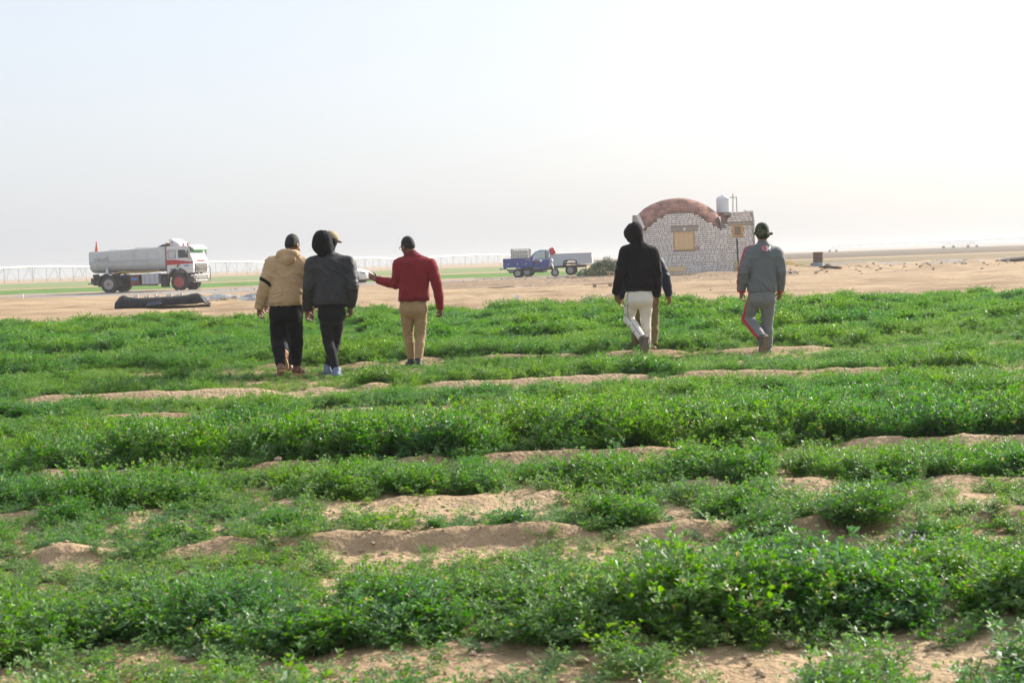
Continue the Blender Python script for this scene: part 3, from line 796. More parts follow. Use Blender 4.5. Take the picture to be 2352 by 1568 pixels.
def person(cfg):
    ox, oy, s_ = cfg['zoom']; Y0 = cfg['Y']
    rx_, ry_ = cfg['root']
    base = gp(0, 0)  # placeholder
    rp = at(ox + rx_ / s_, oy + ry_ / s_, Y0)
    R0 = np.array((rp.x, rp.y, 0.0)); gz = H(rp.x, rp.y)
    off = cfg.get('z', 0.0)
    def J(q):
        p = at(ox + q[0] / s_, oy + q[1] / s_, Y0 + q[2]); return np.array((p.x, p.y, p.z + off)) - R0
    j = {k: J(v) for k, v in cfg['j'].items()}
    root = empty('person', (R0[0], R0[1], 0.0))
    tag(root, cfg['label'], 'person', 'people walking across the alfalfa')
    HR = rot_head(*cfg.get('head_rot', (0, -12, 0)))
    hc = j['head']
    ctrS = (j['shL'] + j['shR']) / 2; ctrH = (j['hipL'] + j['hipR']) / 2
    zS = ctrS[2]; zH = ctrH[2]
    sides = (('L', -1), ('R', 1))
    allp = np.array(list(j.values()))
    lo = allp.min(0) - np.array((.30, .36, .16)); hi = allp.max(0) + np.array((.30, .36, .20))
    # ---- the body, one skin
    f = Field(lo, hi, 0.0085)
    skin_head(f, hc, HR)
    nb = np.array((lerp3(ctrS, hc, .25)[0], ctrS[1] - .01, zS + .035))
    f.cone(hc + HR @ np.array((0, -.025, -.06)), nb, .054, .062, .03)
    for a in ('shL', 'shR'): j[a] = j[a] + np.array((0, 0, -cfg.get('drop', .062)))
    tw = cfg.get('body', 1.0)
    f.column([(zH - .06, ctrH[0], ctrH[1], .15 * tw, .10 * tw), (zH + .12, lerp3(ctrH, ctrS, .3)[0], lerp3(ctrH, ctrS, .3)[1], .14 * tw, .095 * tw), (zS - .12, ctrS[0], ctrS[1], .15 * tw, .10 * tw), (zS + .03, ctrS[0], ctrS[1], .11 * tw, .06 * tw)], .03)
    f.cone(j['shL'], j['shR'], .052, .052, .05)
    feet = {}
    for a, sg in sides:
        f.chain([j['sh' + a], j['el' + a], j['wr' + a]], [.048, .038, .026], .025)
        hd = cfg['hands'][a]
        skin_hand(f, j['wr' + a], hd[0], hd[1], hd[2], hd[3])
        f.chain([j['hip' + a], j['kn' + a], j['an' + a]], [.078, .054, .036], .03)
        t_, up_ = cfg['feet'][a]; t_ = unit(t_); up_ = unit(np.array(up_) - t_ * np.dot(up_, t_))
        feet[a] = (skin_foot(f, j['an' + a], t_, up_), t_, up_)
    V, F = f.mesh()
    link_mesh('body', V, F, MATS[cfg.get('skin', 'skin_brown')], root, True)
    for sg in (-1, 1):
        e = MB(); e.lathe([(.001, -.011), (.008, -.008), (.011, 0), (.008, .008), (.001, .011)], n=10)
        q = hc + HR @ np.array((.035 * sg, .083, .001)); o = e.obj('eye', MATS['eye_dark'], root, True, loc=tuple(q))
    # ---- hair
    if cfg.get('hair'):
        f = Field(hc - .16, hc + .17, 0.0075)
        f.ell(hc + HR @ np.array((0, -.014, .026)), (.081, .102, .105), HR, .01)
        f.ell(hc + HR @ np.array((0, -.055, -.020)), (.066, .050, .055), HR, .03)
        n_ = HR @ unit(np.array((0, 1.0, -.42))); f.plane(hc + HR @ np.array((0, .062, .046)), n_)
        n_ = HR @ unit(np.array((0, .55, -1.0))); f.plane(hc + HR @ np.array((0, .0, -.012)), n_)
        V, F = f.mesh(); link_mesh('hair', V, F, MATS['hair_black'], root, True)
    # ---- trousers
    T = cfg['trousers']; wz = cfg['hem'] and J(cfg['hem'])[2] or zH
    lo2 = np.minimum.reduce([j[k] for k in ('hipL', 'hipR', 'knL', 'knR', 'anL', 'anR')]) - .22
    hi2 = np.maximum.reduce([j[k] for k in ('hipL', 'hipR', 'knL', 'knR', 'anL', 'anR')]) + .24
    hi2[2] = wz + .12
    f = Field(lo2, hi2, 0.0085)
    hw, hd_ = T['hip']
    f.column([(zH - .13, ctrH[0], ctrH[1], hw * .30, hd_ * .35), (zH - .09, ctrH[0], ctrH[1], hw * .75, hd_ * .75), (zH - .03, ctrH[0], ctrH[1] - .008, hw * .97, hd_ * .96), (zH + .08, ctrH[0], ctrH[1], hw * .97, hd_ * .95), (wz + .07, ctrH[0], ctrH[1] + .005, hw * .9, hd_ * .86)], .05)
    for a, sg in sides:
        h_, k_, n_ = j['hip' + a], j['kn' + a], j['an' + a]
        rt, rk, rm, ra = T['r']
        mid = lerp3(h_, k_, .5); cal = lerp3(k_, n_, .35) - unit(feet[a][1]) * .012
        end = lerp3(k_, n_, T.get('len', .97))
        f.ell(h_ + np.array((0, -.040, -.015)), (.088, .085, .105), None, .04)
        f.chain([h_, mid, k_], [rt, (rt + rk) / 2 * 1.02, rk], .02); f.chain([k_, cal, end], [rk, rm, ra], .018)
    f.folds(cfg['seed'], T.get('fold', .0055) * 1.5, T.get('wl', .055) * .75, 1.9, [(j['knL'], .13), (j['knR'], .13), (j['anL'], .15), (j['anR'], .15), (ctrH + np.array((0, -.1, -.14)), .10)], .30)
    for a, sg in sides:
        n_ = j['an' + a]; sd_ = unit(n_ - j['kn' + a]); e = lerp3(j['kn' + a], n_, T.get('len', .97))
        I = f._sl(e - .13, e + .13)
        X, Y, Z = f._xyz(I); d = ((X - e[0]) * sd_[0] + (Y - e[1]) * sd_[1] + (Z - e[2]) * sd_[2])
        f.D[I] = np.maximum(f.D[I], d.astype(np.float32))
    V, F = f.mesh()
    tro = None
    if T.get('stripe'):
        C = V[F].mean(1); side, w_, smat, nm = T['stripe']
        h_, k_, n_ = j['hip' + side], j['kn' + side], j['an' + side]; sg = -1 if side == 'L' else 1
        dist = []
        for a_, b_ in ((h_ + np.array((0, 0, .12)), k_), (k_, n_)):
            ax_ = unit(b_ - a_); t = (C - a_) @ ax_; L = np.linalg.norm(b_ - a_)
            q = C - a_ - t[:, None] * ax_; out = unit(np.array(T.get('sdir', (sg, -.35, 0))) - ax_ * np.dot(T.get('sdir', (sg, -.35, 0)), ax_))
            sid = np.cross(ax_, out); ok = (t > -.02) & (t < L + .02) & (q @ out > 0.02) & (np.abs(q @ sid) < w_)
            dist.append(ok)
        mk = dist[0] | dist[1]
        tro = split_obj('trousers', V, F, ~mk, T['mat'], root); split_obj('stripe', V, F, mk, smat, tro).name = nm
    else:
        tro = link_mesh('trousers', V, F, T['mat'], root, True)
    # ---- shoes
    S = cfg['shoes']
    for a, sg in sides:
        heel, t_, up_ = feet[a]
        mb = MB(); sole_mesh(mb, heel, t_, up_, S.get('th', .022), S.get('L', .28), .10, S.get('drop', .030))
        if S['kind'] == 'sandal':
            sh = mb.obj('sandal', S['sole'], root)
            m2 = MB(); sv = unit(np.cross(t_, up_)); tp = heel + t_ * .165 + up_ * -.002
            m2.tube([tuple(heel + t_ * .06 + sv * .045 - up_ * .028), tuple(heel + t_ * .10 + sv * .036 + up_ * .012), tuple(tp), tuple(heel + t_ * .10 - sv * .036 + up_ * .012), tuple(heel + t_ * .06 - sv * .045 - up_ * .028)], .006, 6)
            m2.obj('strap', S['sole'], sh, True)
        else:
            f = Field(j['an' + a] - .34, j['an' + a] + .34, 0.0095)
            f.cone(j['an' + a] + up_ * .03, heel, .048, .046, .02); f.cone(heel - up_ * .004, heel + t_ * .17 - up_ * .008, .046, .042, .03)
            f.cone(j['an' + a] + up_ * .01, heel + t_ * .14, .046, .036, .03)
            f.ell(heel + t_ * .185 - up_ * .008, (.044, .044, .030) if abs(t_[2]) < .4 else (.044, .036, .044), None, .03)
            f.plane(heel - up_ * S.get('drop', .03), -up_); f.plane(j['an' + a] + up_ * .055, up_)
            V, F = f.mesh(); sh = link_mesh('shoe', V, F, S['mat'], root, True)
            mb.obj('sole', S['sole'], sh)
    # ---- jacket or hooded top
    G = cfg['top']
    ks = [k for k in ('shL', 'shR', 'elL', 'elR', 'wrL', 'wrR', 'hipL', 'hipR')]
    lo3 = np.minimum.reduce([j[k] for k in ks]) - .26; hi3 = np.maximum.reduce([j[k] for k in ks]) + .26
    hi3[2] = max(hi3[2], hc[2] + .27); lo3[2] = min(wz, j['wrL'][2], j['wrR'][2]) - .06
    f = Field(lo3, hi3, 0.0085)
    secs = []
    for fr, rx, ry in G['secs']:
        c_ = lerp3(ctrH, ctrS, (wz + (zS + .045 - wz) * fr - zH) / (zS - zH))
        secs.append((wz + (zS + .045 - wz) * fr, c_[0], c_[1] + G.get('back', 0) * math.sin(math.pi * min(1, fr)), rx, ry))
    r0, r1, r2 = G['sleeve']
    f.column(secs, .02)
    for a in ('shL', 'shR'):
        f.cone(nb + np.array((0, .0, -.015)), j[a], .070, r0 * .9, .05); f.cone(nb + np.array((0, -.03, -.09)), j[a] + np.array((0, -.01, -.04)), .085, r0 * .85, .05)
    f.cone(nb, lerp3(nb, ctrS, .3) - np.array((0, 0, .02)), .08, .12, .05)
    for a, sg in sides:
        s1, e1, w1 = j['sh' + a], j['el' + a], j['wr' + a]
        f.cone(s1, lerp3(s1, e1, .3), r0 * .93, r0 * .97, .06)
        f.chain([lerp3(s1, e1, .25), lerp3(s1, e1, .62), e1], [r0 * .97, r0 * .95, r1], .014)
        wend = lerp3(e1, w1, G.get('slen', 1.0))
        f.chain([e1, lerp3(e1, wend, .5) , wend], [r1, (r1 + r2) / 2 * 1.06, r2], .012)
    f.folds(cfg['seed'] + 50, G.get('fold', .006) * 1.5, G.get('wl', .06) * .8, G.get('zdom', 2.0), [(j['elL'], .13), (j['elR'], .13), (j['wrL'], .10), (j['wrR'], .10), (j['shL'] + np.array((.1, -.05, -.12)), .12), (j['shR'] + np.array((-.1, -.05, -.12)), .12), (np.array((ctrH[0], ctrH[1] - .1, wz + .08)), .20)], .38)
    for a, sg in sides:      # cuffs end clean
        e1, w1 = j['el' + a], j['wr' + a]; e = lerp3(e1, w1, G.get('slen', 1.0)) ; d_ = unit(w1 - e1)
        I = f._sl(e - .11, e + .11)
        X, Y, Z = f._xyz(I); dd = ((X - e[0]) * d_[0] + (Y - e[1]) * d_[1] + (Z - e[2]) * d_[2]) - .012
        f.D[I] = np.maximum(f.D[I], np.where(dd > -.2, dd, -9).astype(np.float32))
    if G.get('collar'):
        cu = unit(hc - nb); f.cone(nb - cu * .01, nb + cu * G['collar'], .076, .070, .02)
        f.cone(nb + cu * (G['collar'] - .01), nb + cu * .2, .058, .058, 0, sub=True)
        f.plane_keep = None
    V, F = f.mesh(); C = V[F].mean(1)
    if G.get('hemcut', True):
        pass
    mk = np.zeros(len(F), bool); extra = []
    for (side, w_, m_, nm, r_) in G.get('stripes', []):
        sg = -1 if side == 'L' else 1; k = np.zeros(len(F), bool)
        s1, e1, w1 = j['sh' + side], j['el' + side], j['wr' + side]
        for a_, b_ in ((s1 + np.array((-sg * .06, 0, .05)), e1), (e1, w1)):
            ax_ = unit(b_ - a_); L = np.linalg.norm(b_ - a_); t = (C - a_) @ ax_; q = C - a_ - t[:, None] * ax_
            out = unit(np.array((sg, -.25, 0)) - ax_ * np.dot((sg, -.25, 0), ax_)); sid = np.cross(ax_, out)
            k |= (t > -.03) & (t < L * r_) & (q @ out > .02) & (np.abs(q @ sid) < w_) & (np.linalg.norm(q, axis=1) < .13)
        extra.append((k & ~mk, m_, nm)); mk |= k
    for (side, m_, nm, lo_t) in G.get('cuffs', []):
        e1, w1 = j['el' + side], j['wr' + side]; ax_ = unit(w1 - e1); L = np.linalg.norm(w1 - e1); t = (C - e1) @ ax_
        q = np.linalg.norm(C - e1 - t[:, None] * ax_, axis=1); k = (t > L * lo_t) & (q < .085) & (t < L + .06) & ~mk
        extra.append((k, m_, nm)); mk |= k
    if G.get('hem_mat'):
        k = (C[:, 2] < wz + .05) & ~mk
        for a, sg in sides:
            e1, w1 = j['el' + a], j['wr' + a]; d_ = w1 - e1; t = np.clip(((C - e1) @ d_) / (d_ @ d_), 0, 1.2); k &= np.linalg.norm(C - e1 - t[:, None] * d_, axis=1) > r2 + .025
        extra.append((k, G['hem_mat'], 'hem_band')); mk = mk | k
    if G.get('collar_mat'):
        k = (C[:, 2] > nb[2] + .012) & (np.hypot(C[:, 0] - nb[0], C[:, 1] - nb[1]) < .13) & ~mk; extra.append((k, G['collar_mat'], 'collar')); mk = mk | k
    jk = split_obj(G['name'], V, F, ~mk, G['mat'], root)
    for k, m_, nm in extra:
        if k.any(): split_obj(nm, V, F, k, m_, jk)
    for (side, m_, nm, t0, t1, tilt) in G.get('bands', []):
        s1, e1 = j['sh' + side], j['el' + side]; ax_ = unit(unit(e1 - s1) + np.array(tilt)); f = Field(np.minimum(s1, e1) - .15, np.maximum(s1, e1) + .15, .007)
        f.chain([s1, lerp3(s1, e1, .62), e1], [r0 * .99 + .004, r0 * .97 + .004, r1 + .006], .014)
        f.plane(s1 + ax_ * t1, ax_); f.plane(s1 + ax_ * t0, -ax_); V, F = f.mesh(); link_mesh(nm, V, F, m_, jk, True)
    # ---- hood
    hd = cfg.get('hood')
    if hd == 'down':
        f = Field(nb - .32, nb + .30, 0.0105); f.h = 0.0105
        ring = []
        for i in range(17):
            a_ = -math.pi * 1.0 + 2 * math.pi * i / 16
            rr = (.105, .098); c_ = nb + np.array((math.sin(a_) * rr[0], -math.cos(a_) * rr[1] - .01, .055 - .05 * (1 - math.cos(a_)) * .5))
            ring.append(c_)
        f.chain(ring, [.034 + .012 * (1 + math.cos(-math.pi + 2 * math.pi * i / 16 + 0)) * .5 for i in range(17)], .02)
        f.ell(nb + np.array((0, -.105, .03)), (.125, .045, .055), None, .03)
        f.ell(nb + np.array((-.005, -.128, -.035)), (.110, .032, .060), None, .03)
        f.cone(nb + np.array((0, -.135, -.03)), nb + np.array((0, -.135, -.105)), .045, .016, .05)
        f.ell(nb + np.array((.01, -.085, .078)), (.075, .040, .035), None, .02, sub=True)
        f.folds(cfg['seed'] + 90, .004, .05, .8)
        V, F = f.mesh(); link_mesh('hood', V, F, G['mat'], jk, True)
    elif hd == 'up':
        f = Field(hc - .36, hc + .32, 0.0095)
        for kind, q, r_, kk in cfg['hood_parts']:
            if kind == 'e': f.ell(hc + np.array(q), r_, None, kk)
            elif kind == 'c': f.cone(hc + np.array(q[:3]), hc + np.array(q[3:]), r_[0], r_[1], kk)
            elif kind == 'n': f.cone(hc + np.array(q), nb + np.array((0, .0, -.05)), r_[0], r_[1], kk)
            elif kind == 's': f.ell(hc + HR @ np.array(q), r_, HR, kk, sub=True)
        f.folds(cfg['seed'] + 91, cfg.get('hfold', .006), .07, .7)
        V, F = f.mesh(); link_mesh('hood', V, F, cfg.get('hood_mat', G['mat']), jk, True)
    return root, j, jk, hc, HR, nb
def cloth(name, col, rough=0.85, var=0.10, sheen=0.1, scale=9):
    m = mat(name, col, rough, var=var, scale=scale, bump=0.0012, bscale=420, spec=0.12)
    m.node_tree.nodes['Principled BSDF'].inputs['Sheen Weight'].default_value = sheen
    return m
cloth('beige_fleece', (0.46, 0.32, 0.19)); cloth('black_knit', (0.012, 0.012, 0.014), sheen=0.08); cloth('black_jogger', (0.008, 0.008, 0.010), sheen=0.04)
mat('black_leather', (0.021, 0.021, 0.024), 0.58, var=0.5, scale=5, bump=0.002, bscale=60, spec=0.4)
cloth('black_hood', (0.009, 0.009, 0.010), sheen=0.04); cloth('charcoal_denim', (0.014, 0.014, 0.016), sheen=0.08)
cloth('red_fleece', (0.215, 0.021, 0.027)); cloth('red_dark', (0.15, 0.011, 0.016)); cloth('beige_rib', (0.39, 0.265, 0.155)); cloth('khaki_twill', (0.34, 0.235, 0.125), 0.8, sheen=0.1)
cloth('black_hoodie', (0.011, 0.009, 0.010), sheen=0.06); cloth('white_track', (0.66, 0.63, 0.56), 0.7, var=0.05)
cloth('navy_jacket', (0.018, 0.024, 0.045), 0.55, sheen=0.1); cloth('olive_canvas', (0.165, 0.125, 0.055), 0.85)
cloth('grey_track', (0.135, 0.150, 0.156), 0.62, var=0.08, sheen=0.12); cloth('grey_track_leg', (0.165, 0.178, 0.175), 0.62, var=0.08, sheen=0.12); cloth('red_stripe', (0.45, 0.02, 0.03), 0.7)
cloth('light_grey', (0.40, 0.42, 0.46)); cloth('navy_trousers', (0.02, 0.022, 0.03))
mat('rubber_tan', (0.40, 0.25, 0.12), 0.8, var=0.15); mat('sneaker_blue', (0.12, 0.17, 0.24), 0.6, var=0.25, scale=25); mat('sole_white', (0.42, 0.43, 0.42), 0.7, var=0.15, scale=20)
mat('shoe_black', (0.016, 0.017, 0.020), 0.6, var=0.3); mat('sole_brown', (0.17, 0.135, 0.10), 0.85, var=0.3, scale=20); mat('shoe_grey', (0.085, 0.085, 0.08), 0.7, var=0.3, scale=20)
mat('cap_tan', (0.34, 0.275, 0.16), 0.8, var=0.15); mat('button_black', (0.02, 0.02, 0.022), 0.4)
mat('phone_black', (0.015, 0.015, 0.017), 0.15); mat('glasses', (0.02, 0.02, 0.02), 0.2); mat('logo_pink', (0.62, 0.16, 0.18), 0.6, var=0.05); mat('logo_white', (0.62, 0.62, 0.64), 0.6, var=0.05)
m_ = bpy.data.materials.new('camo'); m_.use_nodes = True; MATS['camo'] = m_
t = m_.node_tree; p = t.nodes['Principled BSDF']; tc = t.nodes.new('ShaderNodeTexCoord'); n = t.nodes.new('ShaderNodeTexNoise'); n.inputs['Scale'].default_value = 17; n.inputs['Detail'].default_value = 2
cr = t.nodes.new('ShaderNodeValToRGB'); cr.color_ramp.interpolation = 'CONSTANT'; e = cr.color_ramp.elements
e[0].color = (0.014, 0.018, 0.011, 1); e[1].position = 0.47; e[1].color = (0.045, 0.06, 0.022, 1); k = e.new(0.56); k.color = (0.09, 0.085, 0.04, 1); k = e.new(0.64); k.color = (0.03, 0.025, 0.015, 1)
t.links.new(tc.outputs['Object'], n.inputs['Vector']); t.links.new(n.outputs[0], cr.inputs[0]); t.links.new(cr.outputs[0], p.inputs['Base Color']); p.inputs['Roughness'].default_value = 0.85

DN = (0, 0.02, -1)
def hang(sg, curl=0.45, out=0.0, fwd=0.1, turn=0.55):
    """a hand hanging at the side: thumb forward, fingers curling towards the thigh"""
    return ((sg * out, fwd, -1), (-sg * turn, 1 - turn * .3, .1), (-sg, -.35 * turn, 0), curl)

ZA = (560, 510, 4.127)
P_A = person(dict(zoom=ZA, Y=19.4, root=(405, 1480), seed=3, label='person in a beige hooded top with a black band round one arm', skin='skin_brown', body=1.1,
    j=dict(head=(462, 212, .0), shL=(272, 352, 0), shR=(560, 368, 0), elL=(206, 590, -.06), wrL=(146, 812, .02), elR=(612, 590, .06), wrR=(640, 828, .12),
           hipL=(325, 880, 0), hipR=(475, 880, 0), knL=(318, 1125, .04), anL=(350, 1372, -.24), knR=(500, 1130, .16), anR=(500, 1372, .22)),
    head_rot=(-24, -14, 2), hair='short', hem=(400, 792, 0),
    hands=dict(L=hang(-1, .55), R=hang(1, .35, .12)),
    feet=dict(L=((-.30, .80, -.50), (-.1, .5, .85)), R=((.45, .9, -.12), (0, 0, 1))),
    trousers=dict(mat=MATS['black_jogger'], hip=(.205, .165), r=(.106, .082, .078, .054), len=.93, fold=.0075, wl=.05),
    shoes=dict(kind='sandal', sole=MATS['rubber_tan'], L=.28, th=.02, drop=.034),
    top=dict(name='hooded_top', mat=MATS['beige_fleece'], secs=[(0, .208, .158), (.03, .222, .170), (.12, .232, .178), (.3, .226, .172), (.6, .212, .160), (.8, .200, .145), (.93, .168, .105), (1, .09, .07)],
             hem_mat=MATS['beige_rib'], sleeve=(.098, .082, .058), shr=.078, fold=.0115, wl=.06, zdom=2.6, bands=[('L', MATS['black_knit'], 'arm_band', .215, .258, (-.25, 0, .12))]),
    hood='down'))
ZB = ZA
P_B = person(dict(zoom=ZB, Y=19.1, root=(845, 1478), seed=11, label='person in a dark leather jacket with black hood up over a tan cap', skin='skin_brown', body=1.0,
    j=dict(head=(775, 190, .03), shL=(655, 352, 0), shR=(985, 352, 0), elL=(622, 610, -.05), wrL=(602, 832, .05), elR=(1030, 610, -.07), wrR=(1014, 800, .0),
           hipL=(775, 870, 0), hipR=(895, 870, 0), knL=(800, 1125, .06), anL=(880, 1418, -.10), knR=(868, 1120, .15), anR=(800, 1385, .12)),
    head_rot=(-38, -16, 4), hem=(830, 812, 0),
    hands=dict(L=hang(-1, .4), R=hang(1, .75)),
    feet=dict(L=((.10, .98, -.15), (0, .1, 1)), R=((-.28, .95, -.1), (0, 0, 1))),
    trousers=dict(mat=MATS['charcoal_denim'], hip=(.165, .140), r=(.088, .068, .064, .052), len=.95, fold=.004, wl=.05),
    shoes=dict(kind='shoe', mat=MATS['sneaker_blue'], sole=MATS['sole_white'], th=.026),
    top=dict(name='jacket', mat=MATS['black_leather'], secs=[(0, .198, .150), (.03, .215, .168), (.12, .232, .182), (.35, .226, .172), (.6, .220, .162), (.8, .210, .150), (.93, .175, .108), (1, .09, .07)],
             hem_mat=MATS['black_knit'], sleeve=(.095, .082, .062), shr=.08, fold=.0115, wl=.075, zdom=1.2, slen=.98, collar=.05),
    hood='up', hood_mat=MATS['black_hood'], hfold=.006, hood_parts=[('e', (-.035, -.045, .025), (.120, .135, .125), .01), ('e', (-.075, -.05, -.055), (.080, .095, .075), .07), ('n', (-.015, -.04, -.07), (.108, .095), .05),
        ('c', (.050, .03, .085, .095, .03, .01), (.034, .038), .05), ('c', (.095, .03, .01, .075, .01, -.07), (.038, .040), .05), ('s', (.0, .150, .0), (.066, .085, .09), .01)]))
# tan cap under the hood
root, j, jk, hc, HR, nb = P_B
f = Field(hc - .26, hc + .26, .009); f.ell(hc + HR @ np.array((.01, .065, .080)), (.088, .10, .082), HR, .01)
f.ell(hc + HR @ np.array((0, .165, .060)), (.085, .085, .012), HR, .02); f.plane(hc + HR @ np.array((0, 0, .035)), -(HR @ np.array((0, 0.05, 1.0)))); V, F = f.mesh(); link_mesh('cap', V, F, MATS['cap_tan'], root, True)

ZC = (820, 520, 4.6125)
P_C = person(dict(zoom=ZC, Y=20.6, root=(610, 1495), seed=21, label='person in a red fleece pointing with one arm held out', skin='skin_brown', body=1.0,
    j=dict(head=(536, 208, .02), shL=(452, 352, 0), shR=(770, 358, 0), elL=(418, 610, .02), wrL=(222, 570, .12), elR=(848, 612, -.06), wrR=(884, 868, .02),
           hipL=(528, 872, 0), hipR=(672, 872, 0), knL=(545, 1140, .10), anL=(578, 1420, .10), knR=(674, 1150, .04), anR=(650, 1438, -.10)),
    head_rot=(42, -14, -3), hair='short', hem=(600, 792, 0),
    hands=dict(L=((-1, .35, .55), (.3, .2, 1), (.2, -1, .1), .30), R=hang(1, 1.0)),
    feet=dict(L=((-.35, .93, -.06), (0, 0, 1)), R=((.05, .99, -.12), (0, .1, 1))),
    trousers=dict(mat=MATS['khaki_twill'], hip=(.182, .150), r=(.092, .068, .063, .053), len=.97, fold=.0045, wl=.045),
    shoes=dict(kind='shoe', mat=MATS['shoe_black'], sole=MATS['sole_white'], th=.03),
    top=dict(name='fleece', mat=MATS['red_fleece'], secs=[(0, .205, .152), (.03, .208, .158), (.15, .200, .150), (.35, .200, .150), (.6, .202, .152), (.8, .192, .140), (.93, .165, .10), (1, .09, .07)],
             hem_mat=MATS['red_dark'], collar_mat=MATS['red_dark'], sleeve=(.084, .068, .052), shr=.07, fold=.0085, wl=.075, zdom=1.6, collar=.055)))
root, j, jk, hc, HR, nb = P_C
mb = MB(); gl = lambda x, y, z: tuple(hc + HR @ np.array((x, y, z)))
for sg in (-1, 1):
    mb.tube([gl(.036 * sg + .026 * math.cos(a_), .108, .002 + .019 * math.sin(a_)) for a_ in np.linspace(0, 5.8, 12)], .0028, 5, closed=True)
    mb.tube([gl(.062 * sg, .106, .006), gl(.078 * sg, .06, .006), gl(.083 * sg, -.005, .0)], .0026, 5)
mb.tube([gl(-.010, .110, .004), gl(.010, .110, .004)], .0026, 5); mb.obj('glasses', MATS['glasses'], root, True)

ZD = (1380, 500, 4.75)
P_D = person(dict(zoom=ZD, Y=21.35, root=(480, 1505), seed=31, label='person in a black hooded top, hood up, and white track pants', skin='skin_brown', body=1.0,
    j=dict(head=(375, 165, .02), shL=(275, 322, 0), shR=(560, 335, 0), elL=(212, 600, -.05), wrL=(166, 822, .04), elR=(614, 610, -.06), wrR=(612, 850, .02),
           hipL=(350, 885, 0), hipR=(492, 885, 0), knL=(304, 1105, .14), anL=(462, 1330, -.26), knR=(488, 1110, .08), anR=(505, 1385, .14)),
    head_rot=(24, -16, 2), hem=(425, 802, 0),
    hands=dict(L=hang(-1, .35, -.05), R=hang(1, .4)),
    feet=dict(L=((-.10, .30, -.95), (-.25, .85, .35)), R=((.1, .99, -.1), (0, 0, 1))),
    trousers=dict(mat=MATS['white_track'], hip=(.178, .148), r=(.097, .072, .066, .056), len=.95, fold=.005, wl=.06),
    shoes=dict(kind='shoe', mat=MATS['shoe_grey'], sole=MATS['sole_brown'], th=.024, L=.30),
    top=dict(name='hooded_top', mat=MATS['black_hoodie'], secs=[(0, .196, .148), (.05, .200, .152), (.10, .204, .160), (.3, .200, .155), (.6, .200, .152), (.8, .192, .140), (.93, .162, .10), (1, .09, .07)],
             hem_mat=MATS['black_knit'], sleeve=(.086, .070, .054), shr=.07, fold=.010, wl=.07, zdom=1.4),
    hood='up', hfold=.006, hood_parts=[('e', (.0, -.02, .02), (.104, .125, .132), .01), ('e', (-.055, .01, .02), (.085, .105, .085), .05), ('n', (.01, -.03, -.05), (.096, .092), .04), ('c', (-.06, .05, .08, -.105, .05, .0), (.032, .034), .05), ('c', (-.105, .05, .0, -.075, .03, -.09), (.034, .04), .05), ('s', (0, .165, -.02), (.058, .085, .085), .01)]))
# dark seam and snap buttons down the white trouser leg
root, j, jk, hc, HR, nb = P_D
tro = [c for c in root.children if c.name.startswith('trousers')][0]
bvh = BVHTree.FromPolygons([v.co for v in tro.data.vertices], [tuple(p.vertices) for p in tro.data.polygons])
def on_leg(zx, zy, lift=.004):
    p = at(ZD[0] + zx / ZD[2], ZD[1] + zy / ZD[2], 21.35); o = Vector((0, 0, CAM_H)) - root.location; d = (p - root.location - o).normalized()
    h = bvh.ray_cast(o, d)
    return (h[0] + h[1] * lift, h[1]) if h[0] else None
seam = [on_leg(*q, .001) for q in ((294, 830), (294, 900), (292, 970), (294, 1040), (296, 1080), (322, 1120), (350, 1165), (385, 1215), (420, 1265), (442, 1292))]
seam = [q[0] for q in seam if q]
MB().tube(seam, .0045, 5).obj('side_seam', MATS['button_black'], tro, True)
for q in ((278, 852), (268, 960), (266, 1060), (314, 1178), (366, 1244), (426, 1306)):
    h = on_leg(*q)
    if h: MB().cyl(h[0] - h[1] * .004, h[0] + h[1] * .004, .010, n=8).obj('snap_button', MATS['button_black'], tro)

P_E = person(dict(zoom=ZD, Y=22.0, root=(490, 1475), seed=41, label='person in a navy jacket and olive trousers mostly hidden behind the white-trousered one', skin='skin_tan', body=.95,
    j=dict(head=(402, 300, .16), shL=(330, 415, .02), shR=(620, 440, 0), elL=(262, 660, 0), wrL=(212, 870, .10), elR=(700, 640, -.04), wrR=(742, 838, .04),
           hipL=(430, 890, 0), hipR=(555, 890, 0), knL=(400, 1130, .16), anL=(378, 1415, .20), knR=(578, 1150, .0), anR=(570, 1415, -.15)),
    head_rot=(10, -34, 4), hair='short', hem=(500, 850, 0),
    hands=dict(L=hang(-1, .4), R=hang(1, .3, .1)),
    feet=dict(L=((-.1, .99, -.1), (0, 0, 1)), R=((-.25, .85, -.45), (0, .45, .9))),
    trousers=dict(mat=MATS['olive_canvas'], hip=(.17, .14), r=(.093, .076, .072, .064), len=.93, fold=.006, wl=.05),
    shoes=dict(kind='sandal', sole=MATS['rubber_tan'], th=.022, drop=.034),
    top=dict(name='jacket', mat=MATS['navy_jacket'], secs=[(0, .18, .14), (.05, .19, .148), (.3, .19, .15), (.6, .19, .148), (.8, .18, .135), (.93, .155, .10), (1, .085, .07)],
             sleeve=(.082, .070, .056), shr=.065, fold=.006, wl=.06, zdom=1.6)))

